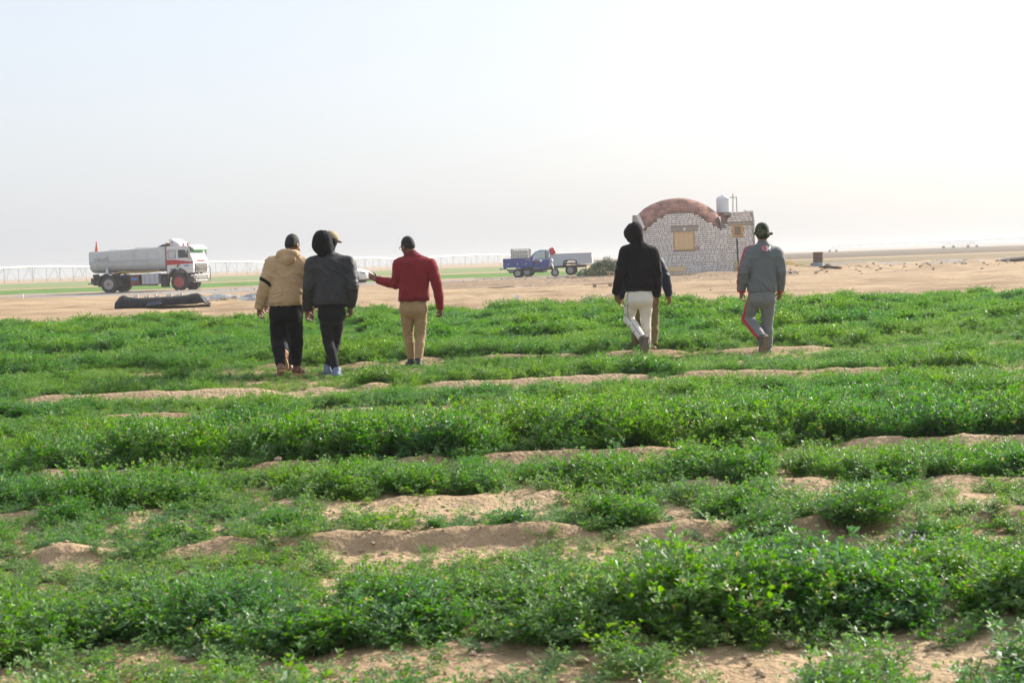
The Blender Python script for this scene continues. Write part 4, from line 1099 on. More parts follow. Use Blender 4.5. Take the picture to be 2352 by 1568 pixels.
ZF = (1660, 500, 4.75)
P_F = person(dict(zoom=ZF, Y=21.05, root=(468, 1478), seed=51, label='person in a grey tracksuit with red side stripes and camouflage head wrap', skin='skin_tan', body=1.0,
    j=dict(head=(428, 165, .02), shL=(300, 335, 0), shR=(590, 345, 0), elL=(226, 580, -.06), wrL=(204, 800, .03), elR=(634, 590, -.05), wrR=(628, 796, .06),
           hipL=(350, 885, 0), hipR=(500, 885, 0), knL=(272, 1105, .15), anL=(432, 1322, -.26), knR=(482, 1130, .08), anR=(486, 1425, .10)),
    head_rot=(6, -10, 0), hem=(425, 806, 0),
    hands=dict(L=hang(-1, .5, -.0), R=hang(1, .6, -.12)),
    feet=dict(L=((-.16, .30, -.94), (-.3, .85, .3)), R=((-.1, .99, -.1), (0, 0, 1))),
    trousers=dict(mat=MATS['grey_track_leg'], hip=(.182, .150), r=(.098, .082, .078, .070), len=.97, fold=.0055, wl=.06, stripe=('L', .026, MATS['red_stripe'], 'stripe'), sdir=(-1, -.62, 0)),
    shoes=dict(kind='shoe', mat=MATS['shoe_grey'], sole=MATS['sole_brown'], th=.022, L=.29),
    top=dict(name='track_jacket', mat=MATS['grey_track'], secs=[(0, .204, .152), (.04, .206, .156), (.15, .204, .156), (.35, .198, .152), (.6, .198, .150), (.8, .190, .138), (.93, .165, .10), (1, .09, .07)],
             sleeve=(.090, .078, .058), shr=.072, fold=.010, wl=.08, zdom=1.3, collar=.05, stripes=[('L', .020, MATS['red_stripe'], 'stripe', 1.02)],
             cuffs=[('L', MATS['red_stripe'], 'cuff', .93), ('R', MATS['red_stripe'], 'cuff', .94)])))
root, j, jk, hc, HR, nb = P_F
f = Field(hc - .24, hc + .24, .009)
f.ell(hc + HR @ np.array((0, -.012, .030)), (.096, .118, .112), HR, .01); f.ell(hc + HR @ np.array((0, -.055, -.045)), (.088, .075, .060), HR, .03)
f.plane(hc + HR @ np.array((0, .075, .04)), HR @ unit(np.array((0, 1, -.5))))
f.ell(hc + HR @ np.array((.115, -.04, -.022)), (.030, .028, .022), HR, .015); f.ell(hc + HR @ np.array((-.100, -.03, -.01)), (.024, .03, .026), HR, .015)
f.cone(hc + HR @ np.array((-.09, -.07, -.035)), hc + HR @ np.array((.11, -.07, -.03)), .022, .020, .02)
f.folds(77, .006, .05, 1.0); V, F = f.mesh(); link_mesh('head_wrap', V, F, MATS['camo'], root, True)
# lettering on the back
bvj = BVHTree.FromPolygons([v.co for v in jk.data.vertices], [tuple(p.vertices) for p in jk.data.polygons])
def text_mesh(s, size, bold=0.0):
    c = bpy.data.curves.new('txt', 'FONT'); c.body = s; c.size = size; c.resolution_u = 3; c.offset = bold
    o = bpy.data.objects.new('txt', c); COL.objects.link(o)
    dg = bpy.context.evaluated_depsgraph_get(); me = bpy.data.meshes.new_from_object(o.evaluated_get(dg))
    V = [v.co.copy() for v in me.vertices]; F = [tuple(p.vertices) for p in me.polygons]
    bpy.data.objects.remove(o); bpy.data.curves.remove(c); bpy.data.meshes.remove(me)
    return V, F
def back_text(s, size, zx, zy, m, nm):
    V, F = text_mesh(s, size, size * .035)
    p = at(ZF[0] + zx / ZF[2], ZF[1] + zy / ZF[2], 21.0) - root.location; out = []
    for v in V:
        h = bvj.ray_cast(Vector((p.x + v.x, p.y - 1.0, p.z + v.y)), Vector((0, 1, 0)))
        out.append(h[0] + Vector((0, -.004, 0)) if h[0] else Vector((p.x + v.x, -.16, p.z + v.y)))
    link_mesh(nm, out, F, m, jk)
back_text('C', .100, 416, 362, MATS['logo_pink'], 'lettering'); back_text('G', .058, 432, 352, MATS['logo_pink'], 'lettering'); back_text('M', .095, 464, 362, MATS['logo_white'], 'lettering')

P_G = person(dict(zoom=ZA, Y=20.25, root=(420, 1440), seed=61, label='person in light grey almost wholly hidden behind the beige top', skin='skin_tan', body=.95,
    j=dict(head=(470, 250, .10), shL=(300, 372, 0), shR=(572, 360, 0), elL=(235, 590, .0), wrL=(212, 768, .12), elR=(600, 600, .08), wrR=(560, 780, .22),
           hipL=(340, 870, 0), hipR=(470, 870, 0), knL=(345, 1090, .12), anL=(392, 1245, -.25), knR=(450, 1110, .05), anR=(440, 1350, .1)),
    head_rot=(0, -26, 0), hair='short', hem=(420, 780, 0),
    hands=dict(L=hang(-1, .5), R=hang(1, .5)),
    feet=dict(L=((.05, .22, -.97), (.1, .95, .2)), R=((0, .99, -.1), (0, 0, 1))),
    trousers=dict(mat=MATS['navy_trousers'], hip=(.165, .14), r=(.09, .072, .068, .058), len=.95),
    shoes=dict(kind='sandal', sole=MATS['rubber_tan'], th=.022, drop=.034),
    top=dict(name='sweater', mat=MATS['light_grey'], secs=[(0, .17, .135), (.3, .18, .145), (.6, .185, .145), (.8, .18, .13), (.93, .155, .10), (1, .085, .07)], sleeve=(.080, .066, .050), shr=.065, fold=.005)))
# ------------------------------------------------------------------ the brick house
def brick_mat(name, c1, c2):
    m = bpy.data.materials.new(name); m.use_nodes = True; MATS[name] = m
    t = m.node_tree; p = t.nodes['Principled BSDF']; geo = t.nodes.new('ShaderNodeNewGeometry'); oi = t.nodes.new('ShaderNodeObjectInfo')
    ad = t.nodes.new('ShaderNodeMath'); ad.operation = 'ADD'; t.links.new(geo.outputs['Random Per Island'], ad.inputs[0]); t.links.new(oi.outputs['Random'], ad.inputs[1])
    fr = t.nodes.new('ShaderNodeMath'); fr.operation = 'FRACT'; t.links.new(ad.outputs[0], fr.inputs[0])
    mx = t.nodes.new('ShaderNodeMix'); mx.data_type = 'RGBA'; mx.inputs[6].default_value = (*c1, 1); mx.inputs[7].default_value = (*c2, 1)
    t.links.new(fr.outputs[0], mx.inputs[0])
    tc = t.nodes.new('ShaderNodeTexCoord'); n = t.nodes.new('ShaderNodeTexNoise'); n.inputs['Scale'].default_value = 14; n.inputs['Detail'].default_value = 6
    t.links.new(tc.outputs['Object'], n.inputs['Vector'])
    mr = t.nodes.new('ShaderNodeMapRange'); mr.inputs[1].default_value = .3; mr.inputs[2].default_value = .7; mr.inputs[3].default_value = .8; mr.inputs[4].default_value = 1.12; t.links.new(n.outputs[0], mr.inputs[0])
    vm = t.nodes.new('ShaderNodeVectorMath'); vm.operation = 'SCALE'; t.links.new(mx.outputs[2], vm.inputs[0]); t.links.new(mr.outputs[0], vm.inputs['Scale'])
    t.links.new(vm.outputs[0], p.inputs['Base Color']); p.inputs['Roughness'].default_value = .9; p.inputs['Specular IOR Level'].default_value = .2
    return m
brick_mat('limestone', (0.72, 0.67, 0.65), (0.88, 0.85, 0.84))
mat('mortar', (0.26, 0.205, 0.16), 0.95, var=0.25, scale=3, bump=0.01, bscale=20)
mat('plaster', (0.34, 0.31, 0.27), 0.9, var=0.12, scale=2)
mat('lintel_concrete', (0.33, 0.29, 0.24), 0.9, var=0.15, scale=6)
mat('pale_ply', (0.68, 0.49, 0.26), 0.6, var=0.10, scale=3); mat('window_frame_wood', (0.55, 0.29, 0.08), 0.6, var=0.15, scale=8); mat('window_mesh', (0.20, 0.15, 0.10), 0.6, var=0.1)
mat('tank_plastic', (0.62, 0.64, 0.68), 0.4, var=0.05); mat('steel_pipe', (0.28, 0.26, 0.23), 0.5, 0.5, var=0.2); mat('dark_steel', (0.06, 0.06, 0.065), 0.55, 0.3, var=0.3)
m = bpy.data.materials.new('red_brick'); m.use_nodes = True; MATS['red_brick'] = m
t = m.node_tree; p = t.nodes['Principled BSDF']; tc = t.nodes.new('ShaderNodeTexCoord'); bt = t.nodes.new('ShaderNodeTexBrick')
mp = t.nodes.new('ShaderNodeMapping'); mp.inputs['Rotation'].default_value = (rad(90), 0, 0); t.links.new(tc.outputs['Object'], mp.inputs[0]); t.links.new(mp.outputs[0], bt.inputs['Vector'])
bt.inputs['Color1'].default_value = (0.31, 0.115, 0.078, 1); bt.inputs['Color2'].default_value = (0.225, 0.08, 0.055, 1); bt.inputs['Mortar'].default_value = (0.36, 0.24, 0.19, 1)
bt.inputs['Scale'].default_value = 1.0; bt.inputs['Brick Width'].default_value = .24; bt.inputs['Row Height'].default_value = .10; bt.inputs['Mortar Size'].default_value = .018
n = t.nodes.new('ShaderNodeTexNoise'); n.inputs['Scale'].default_value = 2.6; n.inputs['Detail'].default_value = 10; t.links.new(tc.outputs['Object'], n.inputs['Vector'])
mr = t.nodes.new('ShaderNodeMapRange'); mr.inputs[1].default_value = .3; mr.inputs[2].default_value = .7; mr.inputs[3].default_value = .55; mr.inputs[4].default_value = 1.5; t.links.new(n.outputs[0], mr.inputs[0])
vm = t.nodes.new('ShaderNodeVectorMath'); vm.operation = 'SCALE'; t.links.new(bt.outputs[0], vm.inputs[0]); t.links.new(mr.outputs[0], vm.inputs['Scale']); t.links.new(vm.outputs[0], p.inputs['Base Color'])
p.inputs['Roughness'].default_value = .92
b = t.nodes.new('ShaderNodeBump'); b.inputs['Distance'].default_value = .012; b.inputs['Strength'].default_value = 1; t.links.new(bt.outputs['Fac'], b.inputs['Height']); b.invert = True; t.links.new(b.outputs[0], p.inputs['Normal'])

HB = gp(1600, 633, 0.0); HB = at(1600, 633, 99.0); HYAW = rad(-4)
house = empty('brick_house', (HB.x, HB.y, HB.z), HYAW)
tag(house, 'small white brick house with a red brick vaulted roof, half built', 'house')
HM = Matrix.Translation((HB.x, HB.y, HB.z)) @ Matrix.Rotation(HYAW, 4, 'Z'); HMI = HM.inverted()
def hp(u, v, y=0.0):           # where a line of sight meets the plane of the front wall (or one y behind it)
    o = HMI @ Vector((0, 0, CAM_H)); d = (HMI.to_3x3() @ ray(u, v)); k = (y - o.y) / d.y
    q = o + d * k; return q.x, q.z
TOPL = [(1467, 529), (1480, 529), (1487, 522), (1505, 506), (1523, 494.5), (1541, 488.5), (1562, 487.5), (1583, 488.5), (1602, 493), (1618, 500), (1632, 510), (1645, 520), (1655, 527), (1661, 523), (1668, 508), (1676, 492), (1680, 486.5), (1722, 485.5), (1727, 495), (1731, 503), (1733, 503)]
TP = [hp(*q) for q in TOPL]; tx = np.array([q[0] for q in TP]); tz = np.array([q[1] for q in TP])
XL, XR = tx[0], tx[-1]; ZB = -0.25
def ztop(x): return float(np.interp(x, tx, tz))
openings = []
def rect(u0, v0, u1, v1): a = hp(u0, v0); b = hp(u1, v1); return (min(a[0], b[0]), min(a[1], b[1]), max(a[0], b[0]), max(a[1], b[1]))
W1 = rect(1546.5, 530.5, 1596, 573.7); L1 = rect(1541, 522, 1603, 530.5); W2 = rect(1682, 516.5, 1707, 543.5); L2 = rect(1672, 511.5, 1727, 516.5)
openings = [W1, L1, W2, L2]
# mortar core of the front wall: stepped columns following the outline, open at the windows
wall = MB()
core = []
xsv = sorted(set([XL, XR] + [o[i] for o in (W1, W2) for i in (0, 2)] + list(np.arange(XL, XR, .13))))
xsv = [x for i, x in enumerate(xsv) if i == 0 or x - xsv[i - 1] > .004]
for a, b_ in zip(xsv[:-1], xsv[1:]):
    zt = min(ztop(a), ztop(b_), ztop((a + b_) / 2)) - .045; c = (a + b_) / 2; cuts = [(o[1], o[3]) for o in (W1, W2) if o[0] - 1e-3 < c < o[2] + 1e-3]
    z = ZB
    for lo_, hi_ in cuts: wall.box((c, .125, (z + lo_) / 2), (b_ - a + .0006, .25, lo_ - z)); z = hi_
    wall.box((c, .125, (z + zt) / 2), (b_ - a + .0006, .25, zt - z))
fw = wall.obj('front_wall', MATS['mortar'], house)
# bricks, proud of the joints
rb = random.Random(5); PITCH_Z = .1265; bricks = []
row = 0; z = ZB + .02
def brick_sol(x0, x1, z0, z1, yo, dep=.05):
    m_ = .010
    v = [(x0, -yo + dep, z0), (x1, -yo + dep, z0), (x1, -yo + dep, z1), (x0, -yo + dep, z1),
         (x0 + rb.uniform(0, .006), -yo + m_ * .4, z0 + rb.uniform(0, .006)), (x1 - rb.uniform(0, .006), -yo + m_ * .4, z0 + rb.uniform(0, .006)), (x1 - rb.uniform(0, .006), -yo + m_ * .4, z1 - rb.uniform(0, .006)), (x0 + rb.uniform(0, .006), -yo + m_ * .4, z1 - rb.uniform(0, .006)),
         (x0 + m_, -yo, z0 + m_), (x1 - m_, -yo, z0 + m_), (x1 - m_, -yo, z1 - m_), (x0 + m_, -yo, z1 - m_)]
    f = [(0, 1, 5, 4), (1, 2, 6, 5), (2, 3, 7, 6), (3, 0, 4, 7), (4, 5, 9, 8), (5, 6, 10, 9), (6, 7, 11, 10), (7, 4, 8, 11), (8, 9, 10, 11), (3, 2, 1, 0)]
    return v, f
while z < tz.max():
    head = (row % 6 in (2,)) or rb.random() < .10
    x = XL + (0 if row % 2 else -.12)
    zc = z
    while x < XR:
        L = (.115 if head else .235) * rb.uniform(.9, 1.06)
        if not head and rb.random() < .08: L *= .5
        x0, x1 = max(x, XL), min(x + L, XR); x += L + .022 + rb.uniform(-.006, .012)
        if x1 - x0 < .05: continue
        zz0 = zc + .010 + rb.uniform(-.007, .007); zz1 = zc + PITCH_Z - .020 + rb.uniform(-.008, .006)
        if zz1 > min(ztop(x0 + .03), ztop(x1 - .03)) + .02: continue
        bad = False
        for o in openings:
            if x1 > o[0] - .004 and x0 < o[2] + .004 and zz1 > o[1] + .004 and zz0 < o[3] - .004:
                if o is W1 or o is W2 or o is L1 or o is L2:
                    if x0 < o[0] - .06 and x1 < o[2]: x1 = o[0] - .012
                    elif x1 > o[2] + .06 and x0 > o[0]: x0 = o[2] + .012
                    else: bad = True
        if bad or x1 - x0 < .045: continue
        bricks.append((x0, x1, zz0, zz1, .012 + rb.uniform(0, .012)))
    z += PITCH_Z; row += 1
# the ones that show largest become pieces of their own, the rest one mass
def seen(b_): return (b_[1] - b_[0]) * (b_[3] - b_[2]) * (1 if b_[0] > hp(1530, 560)[0] and b_[2] > .15 and not (hp(1690, 560)[0] < b_[0] and b_[2] < 2.2) else .3)
order = sorted(range(len(bricks)), key=lambda i: -seen(bricks[i])); big = set(order[:300])
mass = MB()
for i, b_ in enumerate(bricks):
    v, f_ = brick_sol(*b_)
    if i in big:
        c = Vector(((b_[0] + b_[1]) / 2, 0, (b_[2] + b_[3]) / 2)); link_mesh('brick', [Vector(q) - c for q in v], f_, MATS['limestone'], fw, loc=c)
    else: mass.add(v, f_)
mo = mass.obj('brick_courses', MATS['limestone'], fw); mo['kind'] = 'stuff'
print('bricks', len(bricks))
# side and back walls
DEP = 5.2
sw = MB(); sw.box((XL + .14, DEP / 2 + .15, 1.35), (.26, DEP - .3, 3.2)); sw.box((XR - .14, DEP / 2 + .15, 1.75), (.26, DEP - .3, 3.9)); sw.box(((XL + XR) / 2, DEP + .15, 1.4), (XR - XL, .25, 3.3)); sw.obj('side_wall', MATS['plaster'], house)
# left shoulder of the vault: plastered wedge with its brick edge
wd = MB(); w0, w1, w2, w3 = hp(1453, 494.5, .35), hp(1465, 494, .35), hp(1480, 528, .35), hp(1452, 530, .35); wd.prism([w0, w1, w2, w3], .32, 3.2); wd.obj('shoulder_wall', MATS['plaster'], house)
for k in range(9):
    t0 = k / 9; a = (w1[0] + (w2[0] - w1[0]) * t0, w1[1] + (w2[1] - w1[1]) * t0); v, f_ = brick_sol(a[0] - .10, a[0] + .13, a[1] - .105, a[1], -.29); link_mesh('brick', v, f_, MATS['limestone'], fw)
# the vault: rises back from the front wall, then runs to the rear
O = [(1464, 494), (1478, 480), (1495, 470), (1520, 460), (1545, 455.5), (1561, 454.5), (1580, 456), (1605, 463), (1625, 473), (1640, 484), (1648, 491), (1654, 505), (1656, 526)]
I_ = [(1479, 531), (1487, 523), (1505, 507), (1523, 496), (1541, 490), (1562, 489), (1583, 490), (1602, 494.5), (1618, 501), (1632, 511), (1645, 521), (1653, 527), (1656, 529)]
def resamp(P, n):
    P = np.array(P); s_ = np.concatenate([[0], np.cumsum(np.linalg.norm(np.diff(P, axis=0), axis=1))]); q = np.linspace(0, s_[-1], n); return np.stack([np.interp(q, s_, P[:, i]) for i in (0, 1)], 1)
inner = resamp([hp(u, v, .20) for u, v in I_], 40); outer = resamp([hp(u, v, 1.3) for u, v in O], 40)
secs = []
for k in range(6):
    t0 = k / 5; e = math.sin(t0 * math.pi / 2); q = inner * (1 - e) + outer * e; secs.append([(x, .20 + 1.1 * t0, z) for x, z in q])
secs.append([(x, 3.2, z) for x, z in outer]); secs.append([(x, DEP, z) for x, z in outer])
vt = MB(); vt.loft(secs, cap=False, closed=False)
vo = vt.obj('vaulted_roof', MATS['red_brick'], house, True); sm = vo.modifiers.new('thick', 'SOLIDIFY'); sm.thickness = .12; sm.offset = -1
back = MB(); back.add([(x, DEP - .02, z) for x, z in outer], [tuple(range(40))]); back.obj('end_wall', MATS['red_brick'], house)
# the flat roofed right bay with its red upstand
a, b_ = hp(1655, 494, 1.0), hp(1690, 494, 1.0); ub = MB(); ub.box(((a[0] + b_[0]) / 2, .9, a[1] - .25), (b_[0] - a[0], .5, .5)); ub.obj('roof_upstand', MATS['red_brick'], house); ub = MB(); ub.box(((a[0] + b_[0]) / 2, .8, a[1] - 1.0), (b_[0] - a[0] + .1, .7, 1.0)); ub.obj('infill_wall', MATS['lintel_concrete'], house)
a, b_ = hp(1660, 488, 2.4), hp(1724, 488, 2.4); rf = MB(); rf.box(((a[0] + b_[0]) / 2, 2.7, a[1] - .16), (b_[0] - a[0], 4.9, .14)); rf.obj('flat_roof', MATS['plaster'], house)
a = hp(1658.5, 488.5, 2.2); pl = MB(); pl.box((a[0] + .05, 2.2, a[1] - .12), (.95, .95, .22)); pl.obj('tank_plinth', MATS['red_brick'], house)
# lintels, windows
for o in (L1, L2): MB().box(((o[0] + o[2]) / 2, .09, (o[1] + o[3]) / 2), (o[2] - o[0], .24, o[3] - o[1] - .004)).obj('lintel', MATS['lintel_concrete'], house, bevel=.01)
cx, cz, ww, hh = (W1[0] + W1[2]) / 2, (W1[1] + W1[3]) / 2, W1[2] - W1[0], W1[3] - W1[1]
win = empty('window', (0, 0, 0)); win.parent = house
fr = MB(); t_ = .055
for (c, d) in (((cx, .05, W1[3] - t_ / 2), (ww, .10, t_)), ((cx, .05, W1[1] + t_ / 2), (ww, .10, t_)), ((W1[0] + t_ / 2, .05, cz), (t_, .10, hh - 2 * t_)), ((W1[2] - t_ / 2, .05, cz), (t_, .10, hh - 2 * t_))): fr.box(c, d)
fr.obj('frame', MATS['window_frame_wood'], win)
edges = [W1[0] + t_, W1[0] + ww * .26, W1[0] + ww * .50, W1[0] + ww * .72, W1[2] - t_]
for k in range(4):
    a, b_ = edges[k] + .006, edges[k + 1] - .006; MB().box(((a + b_) / 2, .058 + .012 * (k % 2), cz), (b_ - a, .022, hh - 2 * t_ - .01)).obj('shutter_board', MATS['pale_ply'], win, bevel=.004)
win2 = empty('window', (0, 0, 0)); win2.parent = house
cx, cz, ww, hh = (W2[0] + W2[2]) / 2, (W2[1] + W2[3]) / 2, W2[2] - W2[0], W2[3] - W2[1]; fr = MB(); t_ = .13
for (c, d) in (((cx, .05, W2[3] - t_ / 2), (ww, .10, t_)), ((cx, .05, W2[1] + t_ * .4), (ww, .10, t_ * .8)), ((W2[0] + t_ / 2, .05, cz), (t_, .098, hh - 1.8 * t_)), ((W2[2] - t_ / 2, .05, cz), (t_, .098, hh - 1.8 * t_))): fr.box(c, d)
fr.obj('frame', MATS['window_frame_wood'], win2); MB().box((cx, .07, cz), (ww - 2 * t_, .02, hh - 1.8 * t_)).obj('pane', MATS['window_mesh'], win2)
q = hp(1572, 526, -.1); mat('bulb_white', (0.8, 0.8, 0.82), 0.3, var=.02)
lm = MB(); lm.lathe([(.02, -.10), (.05, -.06), (.075, 0), (.06, .05), (.04, .08), (.04, .12)], (q[0], -.09, q[1] - .03), 'Z', 14); lm.obj('wall_lamp', MATS['bulb_white'], house, True)
a = hp(1602.5, 570, 0); MB().box((a[0], -.012, a[1]), (.24, .03, .26)).obj('plaster_patch', MATS['lintel_concrete'], house)
# tank and pipes on the roof
tk = empty('water_tank', HM @ Vector((hp(1661.5, 488, 2.2)[0], 2.2, hp(1661.5, 488, 2.2)[1] - .01)), HYAW); tag(tk, 'white ribbed plastic water tank standing on the flat roof', 'tank')
R_ = (hp(1677.5, 470, 2.2)[0] - hp(1645.5, 470, 2.2)[0]) / 2; HT = hp(1661, 456, 2.2)[1] - hp(1661, 488, 2.2)[1]
prof = [(.02, 0), (R_ * .97, 0)]
for k in range(7):
    z0 = HT * k / 7; prof += [(R_ * .988, z0 + .01), (R_, z0 + .03), (R_, z0 + HT / 7 - .03), (R_ * .988, z0 + HT / 7 - .01)]
prof += [(R_ * .99, HT), (R_ * .80, HT + .10), (R_ * .45, HT + .17), (R_ * .28, HT + .18)]
b = MB(); b.lathe(prof, n=36); b.obj('shell', MATS['tank_plastic'], tk, True)
b = MB(); b.lathe([(R_ * .27, HT + .17), (R_ * .29, HT + .20), (R_ * .25, HT + .225), (.02, HT + .23)], n=20); b.obj('lid', MATS['tank_plastic'], tk, True)
def hv(u, v, y): x, z = hp(u, v, y); return Vector((x, y, z))
for pts_ in ([hv(1683.5, 487, 1.2), hv(1683.5, 445, 1.2)], [hv(1692.5, 487, 1.2), hv(1691.5, 453, 1.2), hv(1675, 453.5, 2.0)], [hv(1714, 486, .4), hv(1729, 485, .3), hv(1729, 498, -.06), hv(1731, 560, -.06), hv(1733, 630, -.06)]):
    MB().tube(pts_, .030, 8).obj('water_pipe', MATS['steel_pipe'], house, True)
a = hv(1713, 484.5, .5); MB().lathe([(.02, -.12), (.14, -.12), (.14, .02), (.10, .06), (.02, .07)], a, n=16).obj('roof_cap', MATS['tank_plastic'], house, True)
# leaning lamp post before the wall
b0, b1 = at(1697.5, 636, 98.0), at(1691.8, 549, 98.3); po = empty('leaning_post', b0); tag(po, 'thin dark metal post leaning against the white brick wall', 'post')
MB().box((0, 0, 0), (.11, .11, (b1 - b0).length + .3), ry=math.atan2(b1.x - b0.x, b1.z - b0.z)).obj('post', MATS['dark_steel'], po, loc=(b1 - b0) / 2 - Vector((0, 0, .12)))
# trestle of boards leaning by the wall
q = at(1554, 634, 97.3); zq = H(q.x, q.y); be = empty('wooden_bench', (q.x, q.y, zq + .06), rad(-5)); tag(be, 'low yellow wooden bench with a board front by the brick wall', 'bench')
MB().box((0, 0, .46), (1.16, .34, .045)).obj('seat', MATS['pale_ply'], be, bevel=.006); MB().box((0, -.15, .30), (1.14, .03, .25)).obj('apron', MATS['pale_ply'], be, bevel=.005)
for sx in (-.42, .42):
    for sy in (-.11, .12): MB().box((sx, sy, .215), (.07, .05, .43)).obj('leg', MATS['pale_ply'], be)
# ------------------------------------------------------------------ vehicles
mat('tyre', (0.028, 0.028, 0.030), 0.85, var=0.25, scale=8, dirt=.22, dirtcol=(.20, .165, .13)); mat('rim_red', (0.36, 0.045, 0.035), 0.6, var=.3, scale=14, dirt=.25); mat('rim_grey', (0.30, 0.30, 0.31), 0.45, 0.4, var=.2, scale=10, dirt=.3)
mat('truck_white', (0.66, 0.66, 0.67), 0.4, var=.05, dirt=.22, scale=2.2); mat('truck_red', (0.40, 0.022, 0.03), 0.45, var=.1); mat('tank_steel', (0.52, 0.56, 0.58), 0.5, 0.05, var=.12, scale=1.4, dirt=.35, dirtcol=(.38, .34, .24))
mat('chassis_dark', (0.030, 0.030, 0.032), 0.7, var=.4, scale=4, dirt=.18); mat('chassis_rust', (0.17, 0.045, 0.03), 0.8, var=.4, scale=5, dirt=.4); mat('fuel_box', (0.50, 0.52, 0.56), 0.45, 0.2, var=.1, scale=4, dirt=.25)
mat('hose_yellow', (0.42, 0.27, 0.06), 0.6, var=.2); mat('dark_glass', (0.03, 0.04, 0.045), 0.06, var=.02, spec=.6); mat('pale_glass', (0.42, 0.50, 0.48), 0.08, var=.05, spec=.6); mat('lamp_red', (0.5, 0.02, 0.03), 0.25); mat('visor_green', (0.02, 0.22, 0.05), 0.4); mat('chrome', (0.55, 0.54, 0.5), 0.25, 0.9)
mat('cone_orange', (0.52, 0.09, 0.03), 0.6); mat('sticker_blue', (0.06, 0.24, 0.55), 0.4, var=.05); mat('black_rubber', (0.02, 0.02, 0.022), 0.7, var=.2); mat('lettering_grey', (0.16, 0.17, 0.19), 0.6, var=.05)
mat('headlamp', (0.75, 0.75, 0.72), 0.1, var=.02, spec=.7); mat('red_plastic', (0.55, 0.02, 0.02), 0.4, var=.04)
def wheel(parent, c, r, w_, rimmat, side=-1, hub=.55, dual=False, bolts=8, name='wheel', hubmat=None):
    """axis along local y; side -1 shows its face towards -y"""
    e = empty(name, c); e.parent = parent
    b = MB(); hw = w_ / 2
    prof = [(r * .60, -hw * .92), (r * .80, -hw), (r * .93, -hw * .9), (r * .985, -hw * .62)]
    for k in range(5):
        y0 = -hw * .62 + hw * 1.24 * k / 5; prof += [(r, y0 + .01 * r), (r, y0 + hw * .20), (r * .975, y0 + hw * .215)]
    prof += [(r * .985, hw * .62), (r * .93, hw * .9), (r * .80, hw), (r * .60, hw * .92), (r * .58, 0), (r * .60, -hw * .92)]
    b.lathe(prof, axis='Y', n=32, cap=False); b.obj('tyre', MATS['tyre'], e, True)
    y = hw * side
    b = MB(); b.lathe([(r * .60, y * .90), (r * .57, y * .93), (r * .52, y * .70), (r * .40, y * (.35 if dual else .62)), (r * .30, y * (.30 if dual else .66)), (r * .28, y * .25), (r * .02, y * .25)], axis='Y', n=28)
    for k in range(bolts): a = 2 * math.pi * k / bolts; b.cyl((math.cos(a) * r * .36, y * (.3 if dual else .6), math.sin(a) * r * .36), (math.cos(a) * r * .36, y * (.5 if dual else .76), math.sin(a) * r * .36), r * .035, n=6)
    rm = b.obj('rim', MATS[rimmat], e, True)
    b = MB(); b.lathe([(r * .22, y * .2), (r * .21, y * .80), (r * .16, y * .95), (r * .02, y * .97)], axis='Y', n=18); b.obj('hub', MATS[hubmat or rimmat], e, True)
    return e

# ---- tanker
q = at(341, 670.5, 98.5); TZ = H(q.x, q.y)
# front axle sits right of the middle; x forward, -y towards the camera
tk_yaw = rad(-11)
truck = empty('tanker_truck', (q.x, q.y + 1.0, TZ), tk_yaw); tag(truck, 'white and red water tanker truck parked on the dirt track', 'truck')
FA, RA = 2.34, -2.36; HWT = 1.22
def ring_sec(x, z0, z1, hw):
    P = []
    for a in np.concatenate([np.linspace(-90, 0, 8), [0.001, .5, 4, 45, 88, 89.9, 90]]):      # round belly up the right side to the top
        c, s_ = math.cos(rad(a)), math.sin(rad(a)); zc = z0 + (z1 - z0) * .5
        y = math.copysign(abs(c) ** (.62 if s_ < 0 else .07), c) * hw; z_ = zc + math.copysign(abs(s_) ** (.85 if s_ < 0 else .12), s_) * (z1 - z0) * .5
        P.append((x, y, z_))
    L_ = [(x, -y, z_) for (x, y, z_) in P[1:-1]][::-1]
    return P + L_
tank = MB(); X0, X1 = -3.62, 1.52
def tz_at(x): t_ = (x - X0) / (X1 - X0); return 1.27 - .03 * t_, 2.64 + .16 * t_
S_ = []
for x, k in ((X0 + .0, .965), (X0 + .02, .99), (X0 + .05, 1), (-2.2, 1), (-.8, 1), (.4, 1), (X1 - .16, 1), (X1 - .05, .975), (X1, .92)):
    z0, z1 = tz_at(x); c = (z0 + z1) / 2; S_.append(ring_sec(x, c + (z0 - c) * k, c + (z1 - c) * k, HWT * k))
tank.loft(S_); to = tank.obj('tank', MATS['tank_steel'], truck, True)
rl = MB()
for k in range(12):
    x = X0 + .05 + (X1 - X0 - .32) * k / 12; xx = x + (X1 - X0 - .32) / 12; rl.tube([(x, -HWT - .012, (sum(tz_at(x)) / 2) + .02), (xx, -HWT - .012, (sum(tz_at(xx)) / 2) + .02)], .028, 6)
rl.obj('side_rail', MATS['fuel_box'], to, True)
for x in (-3.1, -2.45, -1.4, -.55, .3, 1.05):
    z0, z1 = tz_at(x); rr = MB(); rr.tube([(p_[0], p_[1] * 1.008, (z0 + z1) / 2 + (p_[2] - (z0 + z1) / 2) * 1.008) for p_ in ring_sec(x, z0, z1, HWT)[18:28]], .018, 6); rr.obj('rib', MATS['tank_steel'], to, True)
hp_ = MB(); z0, z1 = tz_at(0.9); hp_.prism([(.62, z1 - .03), (1.1, z1 + .17), (1.34, z1 + .18), (1.4, z1 - .03)], -.55, .55); hp_.obj('hatch', MATS['chassis_dark'], to, bevel=.02)
ed = MB(); ed.box((-1.35, -.9, tz_at(-1.35)[1] - .02), (2.0, .05, .05)); ed.box((.2, -.9, tz_at(.2)[1] + .0), (1.6, .05, .05)); ed.obj('walkway_edge', MATS['fuel_box'], to)
V, F = text_mesh('WADA', .27); ty = -HWT - .006
